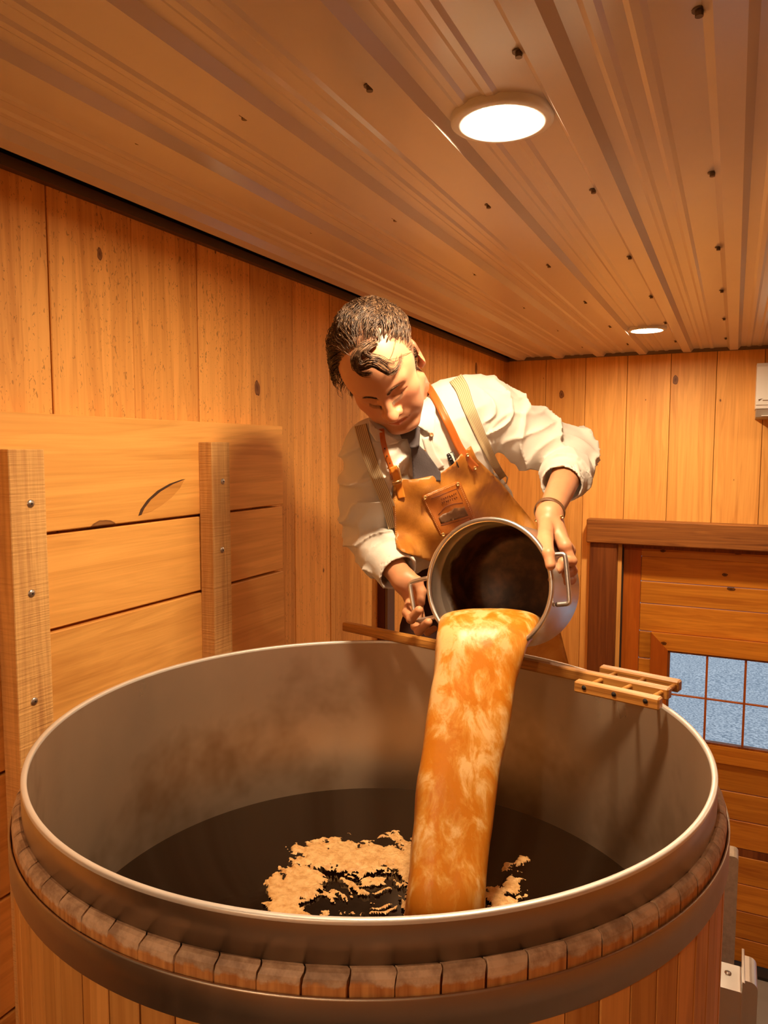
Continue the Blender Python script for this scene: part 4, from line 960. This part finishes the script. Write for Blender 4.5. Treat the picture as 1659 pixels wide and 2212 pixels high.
# apron straps
st1 = ribbon('apron_strap', [(917,826),(932,846),(950,878),(972,922),(992,965),(1012,995),(1028,1013)], [15, 19], SB, .016, .004, M_lea2, PERS, 6)
for x, y in ((1010,983),(1026,1011)): disk_on('rivet', x, y, .0045, M_brass, st1, SB, .024, .002)
st2 = ribbon('apron_strap', [(824,926),(828,955),(836,985),(845,1010),(852,1035)], [11, 14], SB, .010, .004, M_lea2, PERS, 6)
tb = ribbon('strap_end', [(848,1008),(856,1030),(863,1055),(868,1076)], [17, 16], SB, .024, .004, plain('orange_leather', (.62,.20,.02), .4, 0, .5, 200, .15), st2, 6)
def ring_on(name, pts, d, r, mat, parent): return tube(name, [W3(x, y, d) for x, y in pts], r, mat, parent, 8)
dk = (hit(SB, 850, 1030) or 1.7)
kz = dk/np.linalg.norm(C3(850,1030,1.))-.040
ring_on('buckle', [(836,1012),(850,1007),(857,1005),(862,1013),(867,1035),(866,1043),(850,1047),(848,1046)], kz, .0018, M_brass, st2)
ring_on('buckle_bar', [(848,1044),(866,1038)], kz-.002, .0028, M_brass, st2)
ring_on('buckle_pin', [(843,1012),(846,1006),(850,1014)], kz-.002, .0014, M_brass, st2)
for x, y in ((831,969),(836,985),(842,1000)): disk_on('hole', x, y, .0016, M_dark, st2, SB, .0145, .0006)
# suspenders
m, nt, b = newmat('striped_webbing'); uvn = nd(nt, 'ShaderNodeUVMap'); sx = nd(nt, 'ShaderNodeSeparateXYZ'); lk(nt, uvn.outputs[0], sx.inputs[0])
w_ = math_n(nt, 'SINE', math_n(nt, 'MULTIPLY', sx.outputs[0], 44)); c = ramp(nt, w_, [(.0,(.60,.46,.26)),(.55,(.55,.42,.24)),(.8,(.20,.13,.08))])
lk(nt, c, b.inputs['Base Color']); b.inputs['Roughness'].default_value = .8; M_web = m
s1 = ribbon('suspender', [(984,816),(998,838),(1010,872),(1028,915),(1048,960),(1070,1005),(1088,1032)], [31, 15], SB, .006, .003, M_web, PERS, 5, 13)
s2 = ribbon('suspender', [(778,918),(785,945),(799,990),(818,1040),(838,1090),(852,1140)], [27, 27], SB, .006, .003, M_web, PERS, 5, 13)
ring_on('clip', [(1082,1034),(1090,1025),(1096,1032),(1094,1044),(1086,1042)], (hit(SB,1090,1040) or 1.8)/np.linalg.norm(C3(1090,1040,1.))-.012, .0022, M_zinc, s1)
# waist tie of the apron
ribbon('waist_strap', [(1128,1088),(1142,1104),(1155,1128),(1166,1160)], 11, SB, .010, .003, M_leadk, bib, 4)
# pen in the apron bib
kp = hit(AB, 985, 1012) / np.linalg.norm(C3(985,1012,1.))
PN = empty('pen', tuple(W3(975,1005,kp)), 'black ribbed pen clipped in the apron bib pocket', 'pen')
a, c = C3(967,980,kp-.001), C3(984,1016,kp+.012); dp = (c-a)/np.linalg.norm(c-a)
pts = [a+dp*t for t in (0,.002,.004,.007,.0072,.010,.0102,.013,.0132,.016,.0162,.019,.030)]
M_pen = plain('pen_black', (.02,.018,.02), .3)
tube('barrel', [c2w(p) for p in pts], [.0035,.005,.0055,.0055,.0062,.0062,.0055,.0055,.0062,.0062,.0055,.0055,.0055], M_pen, PN, 14)
tube('clip', [W3(973,978,kp-.008), W3(978,976,kp-.010), W3(983,990,kp-.010), W3(991,1010,kp-.006)], .0014, M_pen, PN, 8)

# trousers and shoes
E_ = lambda w: wpt(*w)
def trous_fn(P):
    tr = ell(P, PLV+np.array([0,.03,0]), (.150,.13,.105), R)
    for h_, k_, a_ in zip(HIPS, KN, AN): tr = su(tr, cap(P, E_(h_)+np.array([0,.03,0]), E_(k_), .086, .072), .04); tr = su(tr, cap(P, E_(k_), E_(a_), .070, .056), .03)
    return tr+folds(P, (.1,1,.1), 22, .006, 41)
tv, tq = sparse_nets(trous_fn, (-.12,.15,1.75), (.62,1.62,2.85), .011)
cm('trousers', tv, tq, plain('dark_brown_twill', (.045,.018,.012), .8, 0, .3, 80, .3), PERS)
for a_ in AN:
    P, o = grid(E_(a_)-.2, E_(a_)+.2, .008); toe = np.array([a_[0]+fwd[0]*.17, a_[1]+fwd[1]*.17, PLAT+.032]); hl = np.array([a_[0]-fwd[0]*.05, a_[1]-fwd[1]*.05, PLAT+.04])
    s_ = su(cap(P, E_(hl), E_(toe), .040, .032), cap(P, E_(a_), E_(hl), .042, .038), .03)
    wz = (P@CM)[...,2]*KS+EYE; s_ = np.maximum(s_, PLAT+.002-wz); v, q = surfnets(s_, o, .008)
    cm('shoe', v, q, M_leadk, PERS)
# platform he stands on
PF = empty('work_platform', (-.3, 2.35, 0), 'wooden work platform behind the vat under the man', 'platform')
for i in range(6): box('plank', (-1.22+.0, 1.90+i*.155, PLAT-.04), (-.14, 1.90+i*.155+.15, PLAT), M_post, PF, .002)
for x in (-1.15, -.23):
    for y in (1.94, 2.72): box('leg', (x, y, 0), (x+.08, y+.08, PLAT-.041), M_post, PF)
# brown belt bracelet watch
wd_ = C3(*lw)-C3(*lel); wd_ /= np.linalg.norm(wd_)
def band(name, cpt, axis, ry, rx, hw, mat, parent, sg=48, arc=None):
    axis = axis/np.linalg.norm(axis); u = np.cross(axis, [0,0,1.]); u /= np.linalg.norm(u); w = np.cross(axis, u); v = []; f = []
    for k_ in range(sg):
        a = 2*math.pi*k_/sg; rdir = u*math.cos(a)*rx+w*math.sin(a)*ry; n_ = rdir/np.linalg.norm(rdir)
        for (q, s) in ((0,-hw),(.0026,-hw*.8),(.003,0),(.0026,hw*.8),(0,hw)): v.append(cpt+rdir+n_*q+axis*s)
    for k_ in range(sg):
        for j in range(5): f.append((k_*5+j, ((k_+1)%sg)*5+j, ((k_+1)%sg)*5+(j+1)%5, k_*5+(j+1)%5))
    return cm(name, v, f, mat, parent)
wc = C3(1187,1106,1.548); WT = band('wrist_band', wc, wd_, .0285, .0300, .0065, M_leadk, PERS)
for ex in ((1158,1124),(1213,1117)): disk_on('band_clasp', *ex, .004, M_brass, WT, BVHTree.FromPolygons([Vector(p) for p in lv],[tuple(map(int,q)) for q in lq]), .004, .003)

# ---- hair
def hgrad(P):
    e = .0015; g = np.zeros_like(P)
    for i in range(3):
        d = np.zeros(3); d[i] = e; g[:,i] = headsdf((P+d).astype(np.float32))-headsdf((P-d).astype(np.float32))
    return g/(np.linalg.norm(g, axis=1, keepdims=True)+1e-9)
r = np.random.RandomState(5); hm = np.where(hair_mask(hv+np.array([0,1,0])*(r.randn(len(hv),1)*.004)) & (hv[:,2] > -.08) & (np.abs(hv[:,0]) < .0755))[0]; pick = r.choice(hm, 3000, replace=False); X = hv[pick].copy()
T_ = np.tile(np.array([.25,-1.,.15]), (len(X),1)); T_[:,0] += X[:,0]*-2.0
side = (X[:,2] < .055); T_[side] = np.array([0,-.85,-.35]); T_ += r.randn(*T_.shape)*.06
tuft = (X[:,0] < -.045) & (X[:,2] > .0) & (X[:,1] > -.06); T_[tuft] = T_[tuft]*.4+np.array([-.7,.1,-.5])
clump = fbm(X, 38, 51, 2)-.5; T_[:,0] += clump*1.6; T_[:,2] += (fbm(X, 38, 77, 2)-.5)*1.2
steps = 12; L = np.where(side, .034, .098)*r.uniform(.55, 1.1, len(X)); ph = fbm(X, 25, 91, 2)*9; tr_ = []; cur = X.copy(); 
n0 = hgrad(cur); tr_.append(cur-n0*.001); cl_lift = .5+fbm(X, 30, 61, 2)
for k_ in range(steps):
    n_ = hgrad(cur); t = T_-n_*(T_*n_).sum(1, keepdims=True); t /= np.linalg.norm(t, axis=1, keepdims=True)+1e-9
    cur = cur+t*(L/steps)[:,None]; d_ = headsdf(cur.astype(np.float32)); tgt = (np.where(side, .0035, .0105)*cl_lift)*math.sin(math.pi*min(.95, .14+.80*(k_+1)/steps))*r.uniform(.8,1.15,len(X))
    tgt = np.where(tuft, tgt+.012*(k_+1)/steps, tgt)
    n_ = hgrad(cur); cur = cur+n_*(tgt-d_)[:,None]; T_ += np.array([.0,0,-.06])+r.randn(*T_.shape)*.03; T_[:,0] += np.where(side, 0, .30*np.sin(ph+k_*.7)); tr_.append(cur.copy())
TR = np.stack(tr_, 1)
v = []; f = []; cols = []; base = 0
def add_strand(pts, rad):
    global base
    p = np.array(pts); n_ = len(p); vv, ff = tube_data(p, [rad*(1-.75*(i/(n_-1))**2) for i in range(n_)], 3, False, base); v.extend(vv); f.extend(ff); base += len(vv)
for i in range(len(TR)): add_strand(h2c(TR[i]), r.uniform(.00055, .0010))
# forelock falling over the brow and curling to his left
def on_head(x, y, lift): 
    d = hit(HB, x, y); d = 1.47 if d is None else d; dr_ = C3(x, y, 1.); dr_ /= np.linalg.norm(dr_); return dr_*(d-lift)
curves = [[(800,742,.004),(780,752,.016),(764,775,.018),(766,796,.014),(785,797,.016),(805,790,.018),(824,800,.014),(842,808,.010),(858,800,.010),(868,782,.008),(870,764,.006)],
          [(806,742,.004),(790,750,.018),(774,770,.022),(780,786,.020),(800,778,.022),(818,782,.020),(836,796,.016),(850,803,.012),(862,790,.010),(866,770,.008)],
          [(795,745,.004),(776,758,.014),(768,785,.016),(778,805,.012),(792,808,.012),(800,806,.012)],
          [(812,742,.004),(800,748,.016),(790,762,.020),(800,770,.020),(820,774,.018),(838,785,.016),(852,786,.012),(858,772,.010)]]
for ci, cv in enumerate(curves):
    for k_ in range(30 if ci != 2 else 40):
        sp_ = r.randn(2)*np.array([3.2, 3.2]); e_ = r.randn(2)*2.5; n_ = len(cv); pts = []
        cut = n_ if ci == 2 else r.randint(n_-3, n_+1)
        for j, (x, y, l) in enumerate(cv[:cut]): q = j/(n_-1); pts.append(on_head(x+sp_[0]*(1-.5*q)+e_[0]*q, y+sp_[1]*(1-.5*q)+e_[1]*q, l*(1+.25*math.sin(k_))+r.uniform(0,.002)))
        add_strand(spline(pts, 3), r.uniform(.0006, .0011))
for cv in ([(855,708,.004),(856,730,.008),(852,752,.008),(845,770,.005),(838,780,.003)], [(862,770,.003),(872,766,.004),(884,762,.004),(898,758,.003)], [(830,780,.004),(850,775,.006),(875,772,.003)]):
    add_strand(spline([on_head(*q) for q in cv], 4), .0006)
m, nt, b = newmat('brown_hair'); n = noise(nt, coords(nt,(1,1,1),False), 120, 2, .5); c = ramp(nt, n, [(.35,(.035,.017,.009)),(.55,(.11,.058,.030)),(.70,(.26,.155,.085))]); lk(nt, c, b.inputs['Base Color'])
b.inputs['Roughness'].default_value = .45; b.inputs['Specular IOR Level'].default_value = .4; M_hair = m
HR = cm('hair', v, f, M_hair, PERS)
# brows and lashes
v = []; f = []; base = 0
for s in (-1, 1):
    for k_ in range(120):
        t = r.uniform(0,1); x = s*(.013+.034*t); z = .031+.005*math.sin(t*2.6)+r.uniform(-.0042,.0038); y = .115
        p = np.array([[x, y, z]]); 
        for _ in range(6): p = p-hgrad(p)*headsdf(p.astype(np.float32))[:,None]
        n_ = hgrad(p)[0]; p = p[0]; d_ = np.array([s*.0065, -.001, .002-.003*t]); add_strand(h2c([p, p+d_*.5+n_*.0008, p+d_]), .00034)
    for k_ in range(34):
        t = k_/33; x = s*(.020+.026*t); p = np.array([[x, .11, .0085-.004*math.sin(t*math.pi)]])
        for _ in range(6): p = p-hgrad(p)*headsdf(p.astype(np.float32))[:,None]
        p = p[0]; add_strand(h2c([p, p+np.array([s*.001,.0035,-.0025]), p+np.array([s*.002,.0065,-.0030])]), .00028)
cm('eyebrows_and_lashes', v, f, M_hair, PERS)
